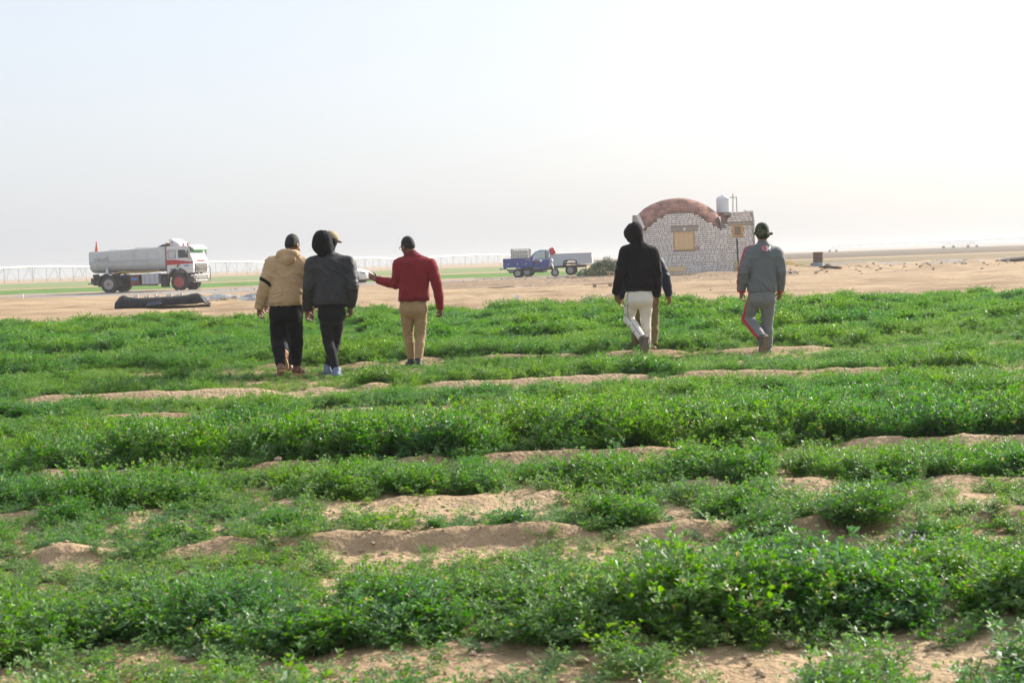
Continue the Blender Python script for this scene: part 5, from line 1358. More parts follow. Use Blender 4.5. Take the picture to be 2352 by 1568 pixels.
def tank_y(x, z): z0, z1 = tz_at(x); s_ = min(1, max(-1, (z - (z0 + z1) / 2) / ((z1 - z0) / 2))); return -HWT * (1 - abs(s_) ** (1 / .55) ** 1) ** .38 if False else -HWT
link_mesh('lettering', [(-3.28 + v.x, -HWT - .012 + .0, 2.02 + v.y) for v in V], F, MATS['lettering_grey'], to)
V, F = text_mesh('S', .42); link_mesh('lettering', [(-2.42 + v.x, -HWT - .012, 1.98 + v.y) for v in V], F, MATS['lettering_grey'], to)
MB().tube([(-1.95, -HWT + .10, 1.22), (-1.5, -HWT + .03, 1.30), (-.6, -HWT + .02, 1.25), (.3, -HWT + .02, 1.24), (1.1, -HWT + .05, 1.30)], .055, 8).obj('water_hose', MATS['hose_yellow'], truck, True)
cn = MB(); zc = tz_at(-3.3)[1]; cn.lathe([(.14, 0), (.13, .02), (.085, .22), (.045, .48), (.028, .66), (.01, .67)], (-3.27, -.75, zc - .02), n=16); cn.obj('cone', MATS['cone_orange'], truck, True)
tr = MB(); tr.lathe([(.16, 0), (.12, .05), (.07, .30), (.05, .42), (.01, .44)], (-2.36, -HWT - .10, 1.22), n=12); tr.obj('hose_cone', MATS['fuel_box'], truck, True)
# chassis
ch = MB(); ch.box((-.35, -.45, .98), (6.6, .12, .26)); ch.box((-.35, .45, .98), (6.6, .12, .26))
for x in (-3.5, -1.2, .4, 1.9): ch.box((x, 0, .98), (.14, .85, .2))
ch.box((RA, 0, .56), (.24, 1.7, .24)); ch.box((FA, 0, .52), (.18, 1.7, .16)); ch.obj('chassis', MATS['chassis_dark'], truck)
bk = MB(); bk.box((-3.45, 0, .80), (.30, 2.2, .34)); bk.box((-3.2, -.85, .70), (.5, .45, .40)); bk.box((-3.2, .85, .70), (.5, .45, .40)); bk.box((-3.30, -.95, 1.10), (.35, .2, .22)); bk.obj('rear_frame', MATS['chassis_dark'], truck, bevel=.02)
MB().box((-3.9, -.4, .62), (.42, .12, .06)).obj('tow_bar', MATS['chassis_dark'], truck)
rbx = MB(); rbx.box((-.62, -.86, .80), (.55, .62, .56)); rb_o = rbx.obj('tool_box', MATS['chassis_rust'], truck, bevel=.02)
MB().box((-.60, -1.176, .84), (.36, .012, .17)).obj('sticker', MATS['sticker_blue'], rb_o)
fb = MB(); fb.box((.42, -.88, .80), (1.12, .60, .68)); fb_o = fb.obj('fuel_tank', MATS['fuel_box'], truck, bevel=.05)
st_ = MB(); st_.box((.42, -1.19, .80), (.03, .012, .66)); st_.box((.75, -1.19, .80), (.03, .012, .66)); st_.box((.08, -1.19, .80), (.03, .012, .66)); st_.obj('strap', MATS['rim_grey'], fb_o)
fb2 = MB(); fb2.box((-.3, -.86, .46), (1.3, .5, .12)); fb2.box((.45, -.8, .43), (.5, .4, .10)); fb2.box((-.2, .86, .78), (1.9, .6, .6)); fb2.obj('under_step', MATS['chassis_rust'], truck)
af = MB(); af.lathe([(.05, -.62), (.27, -.62), (.27, .0), (.05, .02)], (1.30, -.85, .88), 'Z', 18); af.M = Matrix.Identity(4); af.obj('air_filter', MATS['chassis_dark'], truck, True)
for sy in (-1, 1):
    fe = MB(); A = [(RA + math.cos(rad(a)) * .72, .56 + math.sin(rad(a)) * .70) for a in np.linspace(-12, 192, 16)]; B_ = [(RA + math.cos(rad(a)) * .66, .56 + math.sin(rad(a)) * .64) for a in np.linspace(192, -12, 16)]
    y0, y1 = sorted((sy * .62, sy * 1.22)); fe.prism(A + B_, y0, y1); fe.obj('mudguard', MATS['chassis_dark'], truck)
MB().box((RA + .32, -1.16, 1.255), (.22, .08, .05), ry=.4).obj('reflector', MATS['tank_plastic'], truck); MB().box((RA - .42, -1.16, 1.27), (.2, .08, .05)).obj('reflector', MATS['tank_plastic'], truck); MB().box((-1.15, -1.1, 1.24), (.5, .06, .05)).obj('reflector', MATS['tank_plastic'], truck)
for sy in (-1, 1):
    wheel(truck, (FA, sy * 1.03, .55), .555, .30, 'rim_red', sy, bolts=10, name='front_wheel'); wheel(truck, (RA, sy * .98, .55), .555, .52, 'rim_grey', sy, dual=True, bolts=10, name='rear_wheel', hubmat='rim_red')
# cab
CX0, CX1, CXR, CW = 1.60, 3.36, 3.02, 1.23
cab = truck
arch = [(FA + math.cos(rad(a)) * .70, .62 + math.sin(rad(a)) * .80) for a in np.linspace(165, 12, 14)]
side = [(CX0, 1.05)] + [p_ for p_ in arch if p_[1] > 1.0] + [(CX1 - .02, 1.12), (CX1, 1.75), (CX1 - .03, 1.95), (CXR, 2.76), (CXR - .12, 2.80), (CX0 + .05, 2.80), (CX0, 2.74)]
b = MB(); b.prism(side, -CW, CW); co = b.obj('cab_shell', MATS['truck_white'], cab, bevel=.05)
for sy in (-1, 1):
    y = sy * (CW + .006)
    dr = MB(); dr.prism([(2.30, 1.42), (2.30, 2.66), (2.92, 2.66), (3.20, 1.98), (3.20, 1.50), (2.98, 1.30)], *sorted((y, y - sy * .03))); do = dr.obj('door', MATS['truck_white'], cab, bevel=.012)
    gl_ = MB(); gl_.prism([(2.38, 2.05), (2.38, 2.55), (2.84, 2.55), (2.98, 2.22), (2.98, 2.05)], *sorted((y + sy * .006, y - sy * .03))); gl_.obj('window', MATS['dark_glass'], do)
    MB().box((2.42, y + sy * .015, 1.62), (.14, .03, .05)).obj('handle', MATS['chassis_dark'], do)
    pn = MB(); pn.prism([(1.74, 2.06), (1.74, 2.52), (2.18, 2.52), (2.18, 2.06)], *sorted((y + sy * .004, y - sy * .03))); po_ = pn.obj('side_panel', MATS['fuel_box'], cab); fr_ = MB()
    for (c, d) in (((1.96, y + sy * .006, 2.535), (.52, .02, .03)), ((1.96, y + sy * .006, 2.045), (.52, .02, .03)), ((1.715, y + sy * .006, 2.29), (.03, .02, .46)), ((2.205, y + sy * .006, 2.29), (.03, .02, .46))): fr_.box(c, d)
    fr_.obj('trim', MATS['lettering_grey'], po_)
    rs = MB(); rs.prism([(1.61, 1.62), (1.61, 1.96), (2.30, 1.93), (3.20, 1.80), (3.345, 1.82), (3.35, 1.70), (3.20, 1.68), (2.30, 1.66)], *sorted((y + sy * .010, y - sy * .02))); rs.obj('red_stripe', MATS['truck_red'], cab)
    am = MB(); A = [(FA + math.cos(rad(a)) * .74, .60 + math.sin(rad(a)) * .84) for a in np.linspace(0, 180, 18)]; B_ = [(FA + math.cos(rad(a)) * .65, .60 + math.sin(rad(a)) * .74) for a in np.linspace(180, 0, 18)]
    am.prism(A + B_, *sorted((sy * (CW + .05), sy * (CW - .25)))); am.obj('wheel_arch', MATS['chassis_dark'], cab)
    mrr = MB(); mrr.box((3.12, sy * (CW + .20), 2.28), (.08, .20, .46)); mrr.tube([(3.02, sy * CW, 2.6), (3.1, sy * (CW + .18), 2.56)], .015, 6); mrr.tube([(3.15, sy * CW, 1.98), (3.12, sy * (CW + .18), 2.02)], .015, 6); mrr.obj('mirror', MATS['chassis_dark'], cab, bevel=.02)
    MB().box((2.34, sy * (CW + .04), 1.52), (.06, .06, .22)).obj('grab_bar', MATS['chassis_dark'], cab)
    MB().box((FA - .02, sy * (CW + .07), 1.40), (.22, .03, .12)).obj('side_marker', MATS['fuel_box'], cab)
MB().box((2.92, -CW - .012, 1.55), (.34, .008, .08)).obj('sticker', MATS['sticker_blue'], cab); MB().box((1.95, -CW - .012, 1.35), (.26, .008, .10)).obj('sticker', MATS['lettering_grey'], cab)
ws = MB(); e_ = .012
ws.add([(CX1 - .035 + e_, -1.12, 1.99), (CX1 - .035 + e_, 1.12, 1.99), (CXR + .03 + e_, 1.08, 2.70), (CXR + .03 + e_, -1.08, 2.70), (CX1 - .075, -1.12, 1.99), (CX1 - .075, 1.12, 1.99), (CXR - .01, 1.08, 2.70), (CXR - .01, -1.08, 2.70)], [(0, 1, 2, 3), (7, 6, 5, 4), (0, 4, 5, 1), (1, 5, 6, 2), (2, 6, 7, 3), (3, 7, 4, 0)]); ws.obj('windscreen', MATS['pale_glass'], cab)
vs_ = MB(); vs_.prism([(CXR - .02, 2.70), (CXR + .06, 2.84), (CXR + .36, 2.64), (CXR + .36, 2.56), (CXR + .32, 2.55), (CXR + .10, 2.70)], -1.12, 1.12); vo_ = vs_.obj('sun_visor', MATS['truck_white'], cab); MB().prism([(CXR + .10, 2.60), (CXR + .10, 2.67), (CXR + .355, 2.545), (CXR + .355, 2.47)], -1.10, 1.10).obj('visor_lip', MATS['visor_green'], vo_)
gr_ = MB(); gr_.box((CX1 + .01, 0, 1.42), (.06, 1.9, .50)); gr_.obj('grille', MATS['chassis_dark'], cab)
for k in range(4): MB().box((CX1 + .045, 0, 1.24 + .115 * k), (.02, 1.84, .03)).obj('grille_bar', MATS['chrome'], cab)
for k in range(5): MB().cyl((CX1 + .01, -.5 + .25 * k, 1.85), (CX1 + .06, -.5 + .25 * k, 1.85), .05, n=10).obj('marker_lamp', MATS['lamp_red'], cab)
bp = MB(); bp.box((CX1 - .06, 0, .84), (.34, 2.44, .34)); bp.box((CX1 - .02, 0, .58), (.26, 2.1, .16)); bpo = bp.obj('bumper', MATS['chrome'], cab, bevel=.04)
for sy in (-1, 1): MB().cyl((CX1 + .10, sy * .86, .86), (CX1 + .135, sy * .86, .86), .11, n=16).obj('headlight', MATS['headlamp'], bpo, True); MB().box((CX1 - .2, sy * 1.19, .72), (.40, .08, .30)).obj('step', MATS['chassis_dark'], bpo)
bb = MB(); bb.tube([(CX1 + .10, -1.0, .55), (CX1 + .20, -1.0, .70), (CX1 + .20, -1.0, 1.45), (CX1 + .20, 1.0, 1.45), (CX1 + .20, 1.0, .70), (CX1 + .10, 1.0, .55)], .022, 8); bb.obj('bull_bar', MATS['chassis_dark'], cab, True)
MB().cyl((CX1 + .05, -.7, .02), (CX1 + .05, -.7, .5), .02, n=6).obj('ground_chain', MATS['chassis_rust'], truck)
sp = MB(); sp.prism([(1.66, 2.80), (1.62, 3.24), (1.80, 3.26), (2.20, 3.02), (2.34, 2.90), (2.36, 2.80)], -.80, .80); spo = sp.obj('roof_spoiler', MATS['truck_white'], cab, bevel=.06)
MB().cyl((1.85, -.805, 3.04), (1.85, -.82, 3.04), .05, n=10).obj('badge', MATS['truck_red'], spo)
for x in (2.58, 2.86): MB().lathe([(.07, 0), (.065, .05), (.06, .13), (.02, .16)], (x, -.8, 2.80), n=12).obj('beacon', MATS['lamp_red'], cab, True)
MB().tube([(3.0, -.9, 2.8), (3.02, -.9, 3.05)], .012, 5).obj('aerial', MATS['chassis_dark'], cab)
MB().box((CX0 - .03, 0, 2.0), (.05, 2.3, 2.0)).obj('back_plate', MATS['chassis_rust'], cab)
MB().cyl((CX0 - .06, -.95, 1.2), (CX0 - .06, -.95, 3.02), .06, n=10).obj('exhaust_stack', MATS['chassis_dark'], cab, True)

# ---- cargo tricycle
mat('trike_blue', (0.028, 0.055, 0.26), 0.45, var=.15, scale=3, dirt=.18); mat('engine_grey', (0.25, 0.25, 0.26), 0.5, 0.5, var=.3, scale=9); mat('seat_brown', (0.24, 0.13, 0.06), 0.6, var=.2); mat('blue_dark', (0.015, 0.03, 0.13), 0.5, var=.1)
q = at(1222, 639.5, 102.0); zt_ = H(q.x, q.y); trike = empty('cargo_tricycle', (q.x, q.y, zt_), rad(-9)); tag(trike, 'blue three-wheeled cargo motorcycle parked before the pickup', 'tricycle')
# x forward; cargo bed -1.75..0.15
bd = MB(); bd.box((-.80, 0, .70), (1.90, 1.25, .06)); bdo = bd.obj('bed_floor', MATS['trike_blue'], trike)
def bed_side(name, c, d): return MB().box(c, d).obj(name, MATS['trike_blue'], trike, bevel=.012)
for sy in (-1, 1):
    sp_ = bed_side('side_board', (-.80, sy * .63, .96), (1.90, .035, .54))
    for k in range(4): MB().box((-.80, sy * (.63 + .022), .76 + .14 * k), (1.88, .018, .045)).obj('rib', MATS['trike_blue'], sp_)
    MB().box((-.80, sy * .63, 1.245), (1.94, .05, .03)).obj('rail', MATS['blue_dark'], sp_)
    for x in (-1.42, -.82, -.26): MB().box((x, sy * .665, .90), (.05, .02, .07), ry=.4).obj('latch', MATS['tank_plastic'], sp_)
    if sy < 0: MB().box((-.12, -.652, 1.16), (.36, .012, .11)).obj('number_plate', MATS['lintel_concrete'], sp_)
bed_side('tail_board', (-1.76, 0, .96), (.035, 1.22, .54)); bed_side('head_board', (.15, 0, 1.02), (.035, 1.22, .66)); MB().box((-1.86, 0, .60), (.36, 1.1, .05)).obj('rear_bumper', MATS['blue_dark'], trike); MB().box((-1.66, -.5, .64), (.10, .1, .14)).obj('bracket', MATS['blue_dark'], trike)
fm = MB(); fm.box((-.1, -.22, .50), (3.0, .08, .10)); fm.box((-.1, .22, .50), (3.0, .08, .10)); fm.box((-.85, 0, .30), (.12, 1.0, .12)); fm.box((.35, -.05, .38), (.9, .5, .16)); fm.obj('frame', MATS['chassis_dark'], trike)
for sy in (-1, 1): wheel(trike, (-.85, sy * .52, .29), .29, .15, 'rim_grey', sy, bolts=5)
wheel(trike, (1.52, 0, .265), .265, .10, 'rim_grey', -1, bolts=5, name='front_wheel')
MB().lathe([(.02, -.2), (.10, -.18), (.11, .1), (.03, .12)], (-1.25, -.4, .42), 'X', 14).obj('air_tank', MATS['engine_grey'], trike, True)
sb = MB(); sb.prism([(.18, .62), (.18, 1.10), (.30, 1.16), (.62, 1.12), (.66, .92), (.60, .60)], -.30, .30); sb.obj('seat_base', MATS['trike_blue'], trike, bevel=.03); MB().prism([(.17, 1.0), (.19, 1.13), (.60, 1.12), (.64, .96)], -.325, .325).obj('seat', MATS['seat_brown'], trike, bevel=.03)
tkk = MB(); tkk.prism([(.60, .78), (.68, 1.02), (.95, 1.14), (1.15, 1.12), (1.16, .90), (.86, .80)], -.16, .16); tkk.obj('petrol_tank', MATS['trike_blue'], trike, bevel=.04)
lg = MB(); lg.prism([(.62, .60), (.74, .80), (1.06, .92), (1.20, 1.16), (1.28, 1.14), (1.16, .76), (.95, .60)], -.40, .40); lg.obj('leg_shield', MATS['trike_blue'], trike, bevel=.02)
en = MB(); en.cyl((.88, -.20, .46), (.88, .20, .46), .15, n=14); en.cyl((1.02, 0, .50), (1.12, 0, .78), .10, n=12); en.box((.86, -.2, .5), (.34, .1, .24)); en.obj('engine', MATS['engine_grey'], trike, True)
fk = MB()
for sy in (-.085, .085): fk.cyl((1.52, sy, .27), (1.24, sy, 1.10), .028, n=8); fk.cyl((1.50, sy, .32), (1.40, sy, .62), .042, n=8)
fk.obj('fork', MATS['chrome'], trike, True)
MB().prism([(1.30, .48), (1.36, .56), (1.52, .60), (1.70, .52), (1.74, .44), (1.66, .50), (1.52, .55), (1.38, .51)], -.075, .075).obj('front_mudguard', MATS['chassis_dark'], trike)
hb_ = MB(); hb_.tube([(1.02, -.42, 1.22), (1.14, -.28, 1.24), (1.22, -.1, 1.16), (1.22, .1, 1.16), (1.14, .28, 1.24), (1.02, .42, 1.22)], .02, 6); hb_.obj('handlebar', MATS['chassis_dark'], trike, True)
MB().lathe([(.03, -.08), (.10, -.05), (.115, .05), (.09, .08), (.02, .09)], (1.34, 0, 1.02), 'X', 14).obj('headlight', MATS['headlamp'], trike, True)
fg = MB(); fg.prism([(1.22, .94), (1.24, 1.14), (1.36, 1.18), (1.42, .98)], -.16, .16); fg.obj('fairing', MATS['truck_white'], trike, bevel=.03)
MB().tube([(.20, -.62, 1.2), (.20, -.64, 1.52)], .025, 6).obj('mirror_post', MATS['chassis_dark'], trike)
# ---- caged water tote in its bed
ibc = empty('caged_tote_tank', trike.matrix_basis @ Vector((-.68, .02, .735)), rad(-9)); tag(ibc, 'translucent white tote tank in a wire cage on the tricycle', 'tank')
mat('tote_plastic', (0.62, 0.61, 0.57), 0.4, var=.05); mat('cage_wire', (0.34, 0.335, 0.32), 0.5, .3, var=.1)
MB().box((0, 0, .57), (1.10, .92, 1.0)).obj('bottle', MATS['tote_plastic'], ibc, bevel=.06); MB().box((0, 0, .035), (1.2, 1.0, .07)).obj('pallet', MATS['chassis_dark'], ibc); MB().lathe([(.02, 1.06), (.11, 1.06), (.11, 1.10), (.02, 1.11)], n=14).obj('cap', MATS['tote_plastic'], ibc, True)
for sy in (-1, 1):
    cg = MB()
    for k in range(8): cg.cyl((-.58 + 1.16 * k / 7, sy * .48, .07), (-.58 + 1.16 * k / 7, sy * .48, 1.12), .013, n=6)
    for k in range(6): cg.cyl((-.59, sy * .48, .10 + 1.02 * k / 5), (.59, sy * .48, .10 + 1.02 * k / 5), .014, n=6)
    cg.obj('cage_side', MATS['cage_wire'], ibc)
for sx in (-1, 1):
    cg = MB()
    for k in range(1, 6): cg.cyl((sx * .59, -.48 + .96 * k / 6, .07), (sx * .59, -.48 + .96 * k / 6, 1.12), .013, n=6)
    for k in range(6): cg.cyl((sx * .59, -.48, .10 + 1.02 * k / 5), (sx * .59, .48, .10 + 1.02 * k / 5), .014, n=6)
    cg.obj('cage_end', MATS['cage_wire'], ibc)

# ---- pickup, nose to the left
mat('pickup_silver', (0.50, 0.56, 0.62), 0.38, .1, var=.06, dirt=.2, scale=2); mat('pickup_blue', (0.22, 0.34, 0.46), 0.35, .15, var=.05)
q = at(1300, 637, 107.0); zt_ = H(q.x, q.y); pk = empty('pickup_truck', (q.x, q.y, zt_), rad(180 - 8)); tag(pk, 'silver blue pickup with steel sided load bed behind the tricycle', 'pickup')
# local x forward (to the left in the photograph); +y is the side towards the camera
RAX, FAX = -.40, 2.55; W_ = .86
bd = MB(); bd.box((-.45, 0, .80), (2.75, 1.66, .10)); bd.obj('bed_floor', MATS['chassis_dark'], pk)
for sy in (-1, 1):
    archp = [(RAX + math.cos(rad(a)) * .47, .36 + math.sin(rad(a)) * .47) for a in np.linspace(158, 22, 10)]
    P_ = [(-1.83, .72), (-1.83, 1.45), (.93, 1.45), (.93, .66)] + [(x, z) for x, z in archp[::-1] if z > .5]
    P_ = [(-1.83, .74), (RAX - .52, .74), (RAX - .44, .98), (RAX - .30, 1.04), (RAX + .30, 1.04), (RAX + .44, .98), (RAX + .52, .66), (.93, .66), (.93, 1.45), (-1.83, 1.45)]
    b = MB(); b.prism(P_, *sorted((sy * W_, sy * (W_ - .06)))); so_ = b.obj('bed_side', MATS['pickup_silver'], pk, bevel=.012)
    for z in (1.20, 1.06): MB().box((-.45, sy * (W_ + .008), z), (2.72, .016, .03)).obj('pressed_rib', MATS['pickup_silver'], so_)
    MB().box((-.45, sy * W_, 1.462), (2.80, .07, .03)).obj('rail', MATS['rim_grey'], so_)
    MB().prism([(RAX - .50, .62), (RAX - .44, .99), (RAX - .30, 1.05), (RAX + .30, 1.05), (RAX + .44, .99), (RAX + .50, .62), (RAX + .44, .62), (RAX + .38, .93), (RAX + .27, .98), (RAX - .27, .98), (RAX - .38, .93), (RAX - .44, .62)], *sorted((sy * (W_ + .03), sy * (W_ - .15)))).obj('wheel_arch', MATS['chassis_dark'], pk)
MB().box((-1.845, 0, 1.10), (.05, 1.70, .70)).obj('tailgate', MATS['pickup_silver'], pk, bevel=.015); MB().box((-1.95, 0, .62), (.12, 1.6, .14)).obj('rear_bumper', MATS['chassis_dark'], pk, bevel=.02)
for sy in (-1, 1): MB().box((-1.875, sy * .80, 1.0), (.02, .09, .30)).obj('tail_light', MATS['lamp_red'], pk)
fm = MB(); fm.box((.9, -.4, .60), (4.6, .1, .16)); fm.box((.9, .4, .60), (4.6, .1, .16)); fm.box((RAX, 0, .36), (.14, 1.3, .14)); fm.box((FAX, 0, .36), (.12, 1.3, .12)); fm.obj('frame', MATS['chassis_dark'], pk)
hd_ = MB(); hd_.tube([(.94, -.8, .9), (.94, -.8, 1.80), (.94, .8, 1.80), (.94, .8, .9)], .03, 8); hd_.tube([(.94, -.8, 1.62), (.94, .8, 1.62)], .02, 6); hd_.obj('headboard_rack', MATS['dark_steel'], pk, True)
ca = MB(); ca.prism([(1.02, .58), (1.02, 1.66), (1.10, 1.78), (1.62, 1.80), (1.95, 1.68), (2.48, 1.16), (3.20, 1.04), (3.34, .92), (3.36, .52), (2.98, .50), (2.90, .72), (2.72, .80), (2.38, .80), (2.20, .72), (2.12, .50), (1.3, .48)], -.80, .80); cao = ca.obj('cab', MATS['pickup_blue'], pk, bevel=.05)
for sy in (-1, 1):
    y = sy * .806; MB().prism([(1.20, 1.22), (1.20, 1.68), (1.58, 1.70), (1.86, 1.60), (2.26, 1.20)], *sorted((y, y - sy * .02))).obj('window', MATS['pale_glass'], cao); MB().prism([(1.20, 1.20), (1.20, 1.69), (1.30, 1.69), (1.30, 1.20)], *sorted((y + sy * .004, y - sy * .02))).obj('window_pillar', MATS['seat_brown'], cao)
    MB().box((1.36, sy * .82, 1.04), (.14, .03, .04)).obj('handle', MATS['chassis_dark'], cao); MB().box((2.20, sy * .92, 1.26), (.10, .16, .14)).obj('mirror', MATS['chassis_dark'], cao, bevel=.02); MB().box((3.33, sy * .6, .86), (.05, .26, .16)).obj('headlight', MATS['headlamp'], cao)
    wheel(pk, (RAX, sy * .74, .345), .345, .23, 'rim_grey', sy, bolts=6); wheel(pk, (FAX, sy * .70, .345), .345, .23, 'rim_grey', sy, bolts=6)
b = MB(); b.add([(2.50, -.70, 1.17), (2.50, .70, 1.17), (1.98, .66, 1.69), (1.98, -.66, 1.69), (2.44, -.70, 1.15), (2.44, .70, 1.15), (1.92, .66, 1.66), (1.92, -.66, 1.66)], [(0, 1, 2, 3), (7, 6, 5, 4), (0, 4, 5, 1), (1, 5, 6, 2), (2, 6, 7, 3), (3, 7, 4, 0)]); b.obj('windscreen', MATS['pale_glass'], cao)
# red jerrycan slung on the rack
jc = empty('jerrycan', pk.matrix_basis @ Vector((.66, .80, 1.46)), rad(172)); tag(jc, 'bright red plastic jerrycan slung above the pickup bed', 'jerrycan')
b = MB(); b.M = Matrix.Rotation(rad(28), 4, 'Y'); b.box((0, 0, .22), (.40, .24, .40)); b.box((-.02, 0, .45), (.26, .10, .07)); b.obj('body', MATS['red_plastic'], jc, bevel=.05)
b = MB(); b.M = Matrix.Rotation(rad(28), 4, 'Y'); b.cyl((.14, 0, .42), (.16, 0, .50), .04, n=10); b.obj('spout', MATS['red_plastic'], jc, True)

# ---- white car, nose to the right
mat('car_white', (0.72, 0.73, 0.75), 0.25, .0, var=.03, coat=.4, dirt=.1)
q = at(780, 652, 108.0); zt_ = H(q.x, q.y); car = empty('parked_car', (q.x, q.y, zt_), rad(-14)); tag(car, 'white saloon car, its nose showing beside the dark leather jacket', 'car')
def car_sec(x, zb, zs, zt, hw, hr):
    """lower body to shoulder, then up to roof"""
    return [(x, -hw * .92, zb), (x, -hw, zb + .15), (x, -hw, zs - .12), (x, -hw * .95, zs), (x, -hr, zt - .05), (x, -hr * .8, zt), (x, hr * .8, zt), (x, hr, zt - .05), (x, hw * .95, zs), (x, hw, zs - .12), (x, hw, zb + .15), (x, hw * .92, zb)]
S_ = [car_sec(-2.18, .45, .80, .86, .70, .60), car_sec(-2.05, .28, .92, 1.0, .84, .70), car_sec(-1.5, .22, .95, 1.10, .88, .62), car_sec(-.8, .20, .95, 1.42, .89, .58), (car_sec(.0, .20, .94, 1.45, .89, .60)), car_sec(.5, .20, .93, 1.36, .89, .60), car_sec(1.05, .20, .92, 1.0, .89, .66), car_sec(1.6, .22, .86, .93, .88, .62), car_sec(2.0, .24, .74, .80, .84, .56), car_sec(2.2, .30, .62, .68, .74, .50), car_sec(2.26, .36, .54, .58, .60, .44)]
b = MB(); b.loft(S_); b.obj('body', MATS['car_white'], car, True)
for sy in (-1, 1):
    MB().prism([(-1.0, .98), (-.65, 1.34), (.35, 1.34), (.85, .98)], *sorted((sy * .80, sy * .70))).obj('window', MATS['dark_glass'], car); MB().prism([(1.82, .68), (1.80, .78), (2.10, .72), (2.17, .64)], *sorted((sy * .84, sy * .60))).obj('headlight', MATS['dark_glass'], car)
    for x in (-1.35, 1.35):
        MB().lathe([(.02, -.02), (.385, -.02), (.385, .02), (.02, .02)], (x, sy * .875, .33), 'Y', 26).obj('wheel_well', MATS['black_rubber'], car)
        wheel(car, (x, sy * .80, .325), .325, .20, 'rim_grey', sy, bolts=5)
MB().box((2.20, 0, .42), (.12, 1.0, .14)).obj('grille', MATS['chassis_dark'], car, bevel=.02); MB().box((.0, 0, .20), (4.0, 1.6, .08)).obj('under_tray', MATS['black_rubber'], car)
# ------------------------------------------------------------------ irrigation booms
mat('galvanised', (0.40, 0.41, 0.42), 0.5, 0.2, var=.1); mat('boom_pipe', (0.78, 0.79, 0.80), 0.4, 0.1, var=.05)
def boom(towers, label, zg, hgt=3.3, arch=1.2, truss=1.9, drops=True, pr=.15):
    """towers: ground points (x, y); a pipe arches from one to the next"""
    root = empty('irrigation_boom', (towers[0][0], towers[0][1], zg)); tag(root, label, 'irrigation boom', 'irrigation booms'); o = Vector((towers[0][0], towers[0][1], 0))
    dm = None
    for a, b in zip(towers[:-1], towers[1:]):
        A = Vector((a[0], a[1], 0)) - o; B = Vector((b[0], b[1], 0)) - o; L = (B - A).length; d = (B - A) / L; s = Vector((d.y, -d.x, 0))
        P = lambda t: A + d * (L * t) + Vector((0, 0, hgt + arch * 4 * t * (1 - t)))
        MB().tube([P(k / 24) for k in range(25)], pr, 8).obj('pipe', MATS['boom_pipe'], root, True)
        nb_ = max(5, int(L / 5.5)); tr = MB(); prev = None
        for k in range(nb_):
            t = (k + .5) / nb_; c = P(t); dp = truss * (.55 + .45 * math.sin(math.pi * t))
            lo = [[c + d * (e * 1.15) + s * (q * .9) - Vector((0, 0, dp)) for q in (-1, 1)] for e in (-1, 1)]
            top = [P(min(1, max(0, t + e * .62 / L))) for e in (-1, 1)]
            for e in (0, 1):
                for q in (0, 1): tr.tube([top[e], lo[e][q]], .034, 4)
                tr.tube([lo[e][0], lo[e][1]], .034, 4)
            for q in (0, 1): tr.tube([lo[0][q], lo[1][q]], .034, 4); tr.tube([top[0], lo[1][q]], .024, 4)
            if prev:
                for q in (0, 1): tr.tube([prev[q], lo[0][q]], .022, 4)
            prev = lo[1]
        tr.obj('truss', MATS['galvanised'], root)
        if drops:
            n = int(L / 2.9)
            if dm is None:
                m_ = MB(); m_.tube([(0, 0, 0), (0, 0, -2.1)], .028, 4); m_.lathe([(.02, -2.28), (.06, -2.22), (.04, -2.1)], n=8); d0 = m_.obj('drop_hose', MATS['dark_steel'], root); dm = d0.data; d0.location = P(.5 / n)
                rng_ = range(1, n)
            else: rng_ = range(n)
            for k in rng_:
                c = bpy.data.objects.new('drop_hose', dm); COL.objects.link(c); c.parent = root; c.location = P((k + .5) / n)
    for k, tpos in enumerate(towers):
        T = Vector((tpos[0], tpos[1], 0)) - o; i = min(k, len(towers) - 2); d = (Vector((*towers[i + 1], 0)) - Vector((*towers[i], 0))).normalized(); s = Vector((d.y, -d.x, 0))
        tw = MB(); top = T + Vector((0, 0, hgt))
        for e in (-1, 1):
            ft = T + s * (e * 1.9) + Vector((0, 0, .6))
            for q in (-.35, .35): tw.tube([top + d * q, ft], .05, 5)
        tw.tube([T + s * -1.9 + Vector((0, 0, .6)), T + s * 1.9 + Vector((0, 0, .6))], .06, 6); tw.tube([T + s * -1.1 + Vector((0, 0, 1.8)), T + s * 1.1 + Vector((0, 0, 1.8))], .04, 5); tw.obj('tower', MATS['galvanised'], root)
        for e in (-1, 1):
            w_ = MB(); w_.lathe([(.25, -.14), (.58, -.15), (.62, -.08), (.62, .08), (.58, .15), (.25, .14)], axis='Y', n=18); wo_ = w_.obj('wheel', MATS['tyre'], root, True, loc=T + s * (e * 1.9) + Vector((0, 0, .62)), rz=math.atan2(s.y, s.x))
    return root
def gxy(u, Y): p = at(u, 640, Y); return (p.x, p.y)
boom([gxy(-150, 226), gxy(270, 262), gxy(648, 300), gxy(945, 345), gxy(1205, 395)], 'long white arched irrigation boom standing in the green field', .2, 2.25, .6)
boom([gxy(1915, 640), gxy(2180, 590), gxy(2235, 560), gxy(2420, 520)], 'faint far irrigation boom on the right skyline', .0, 2.6, .4, drops=False, pr=.06)

# ------------------------------------------------------------------ odds and ends on the sand
mat('liner_black', (0.009, 0.010, 0.011), 0.5, var=.3, scale=3, bump=.01, bscale=8, spec=.28); mat('sheet_silver', (0.27, 0.275, 0.27), 0.45, .05, var=.35, scale=5, spec=.6); mat('white_cup', (0.76, 0.76, 0.76), 0.4, var=.04)
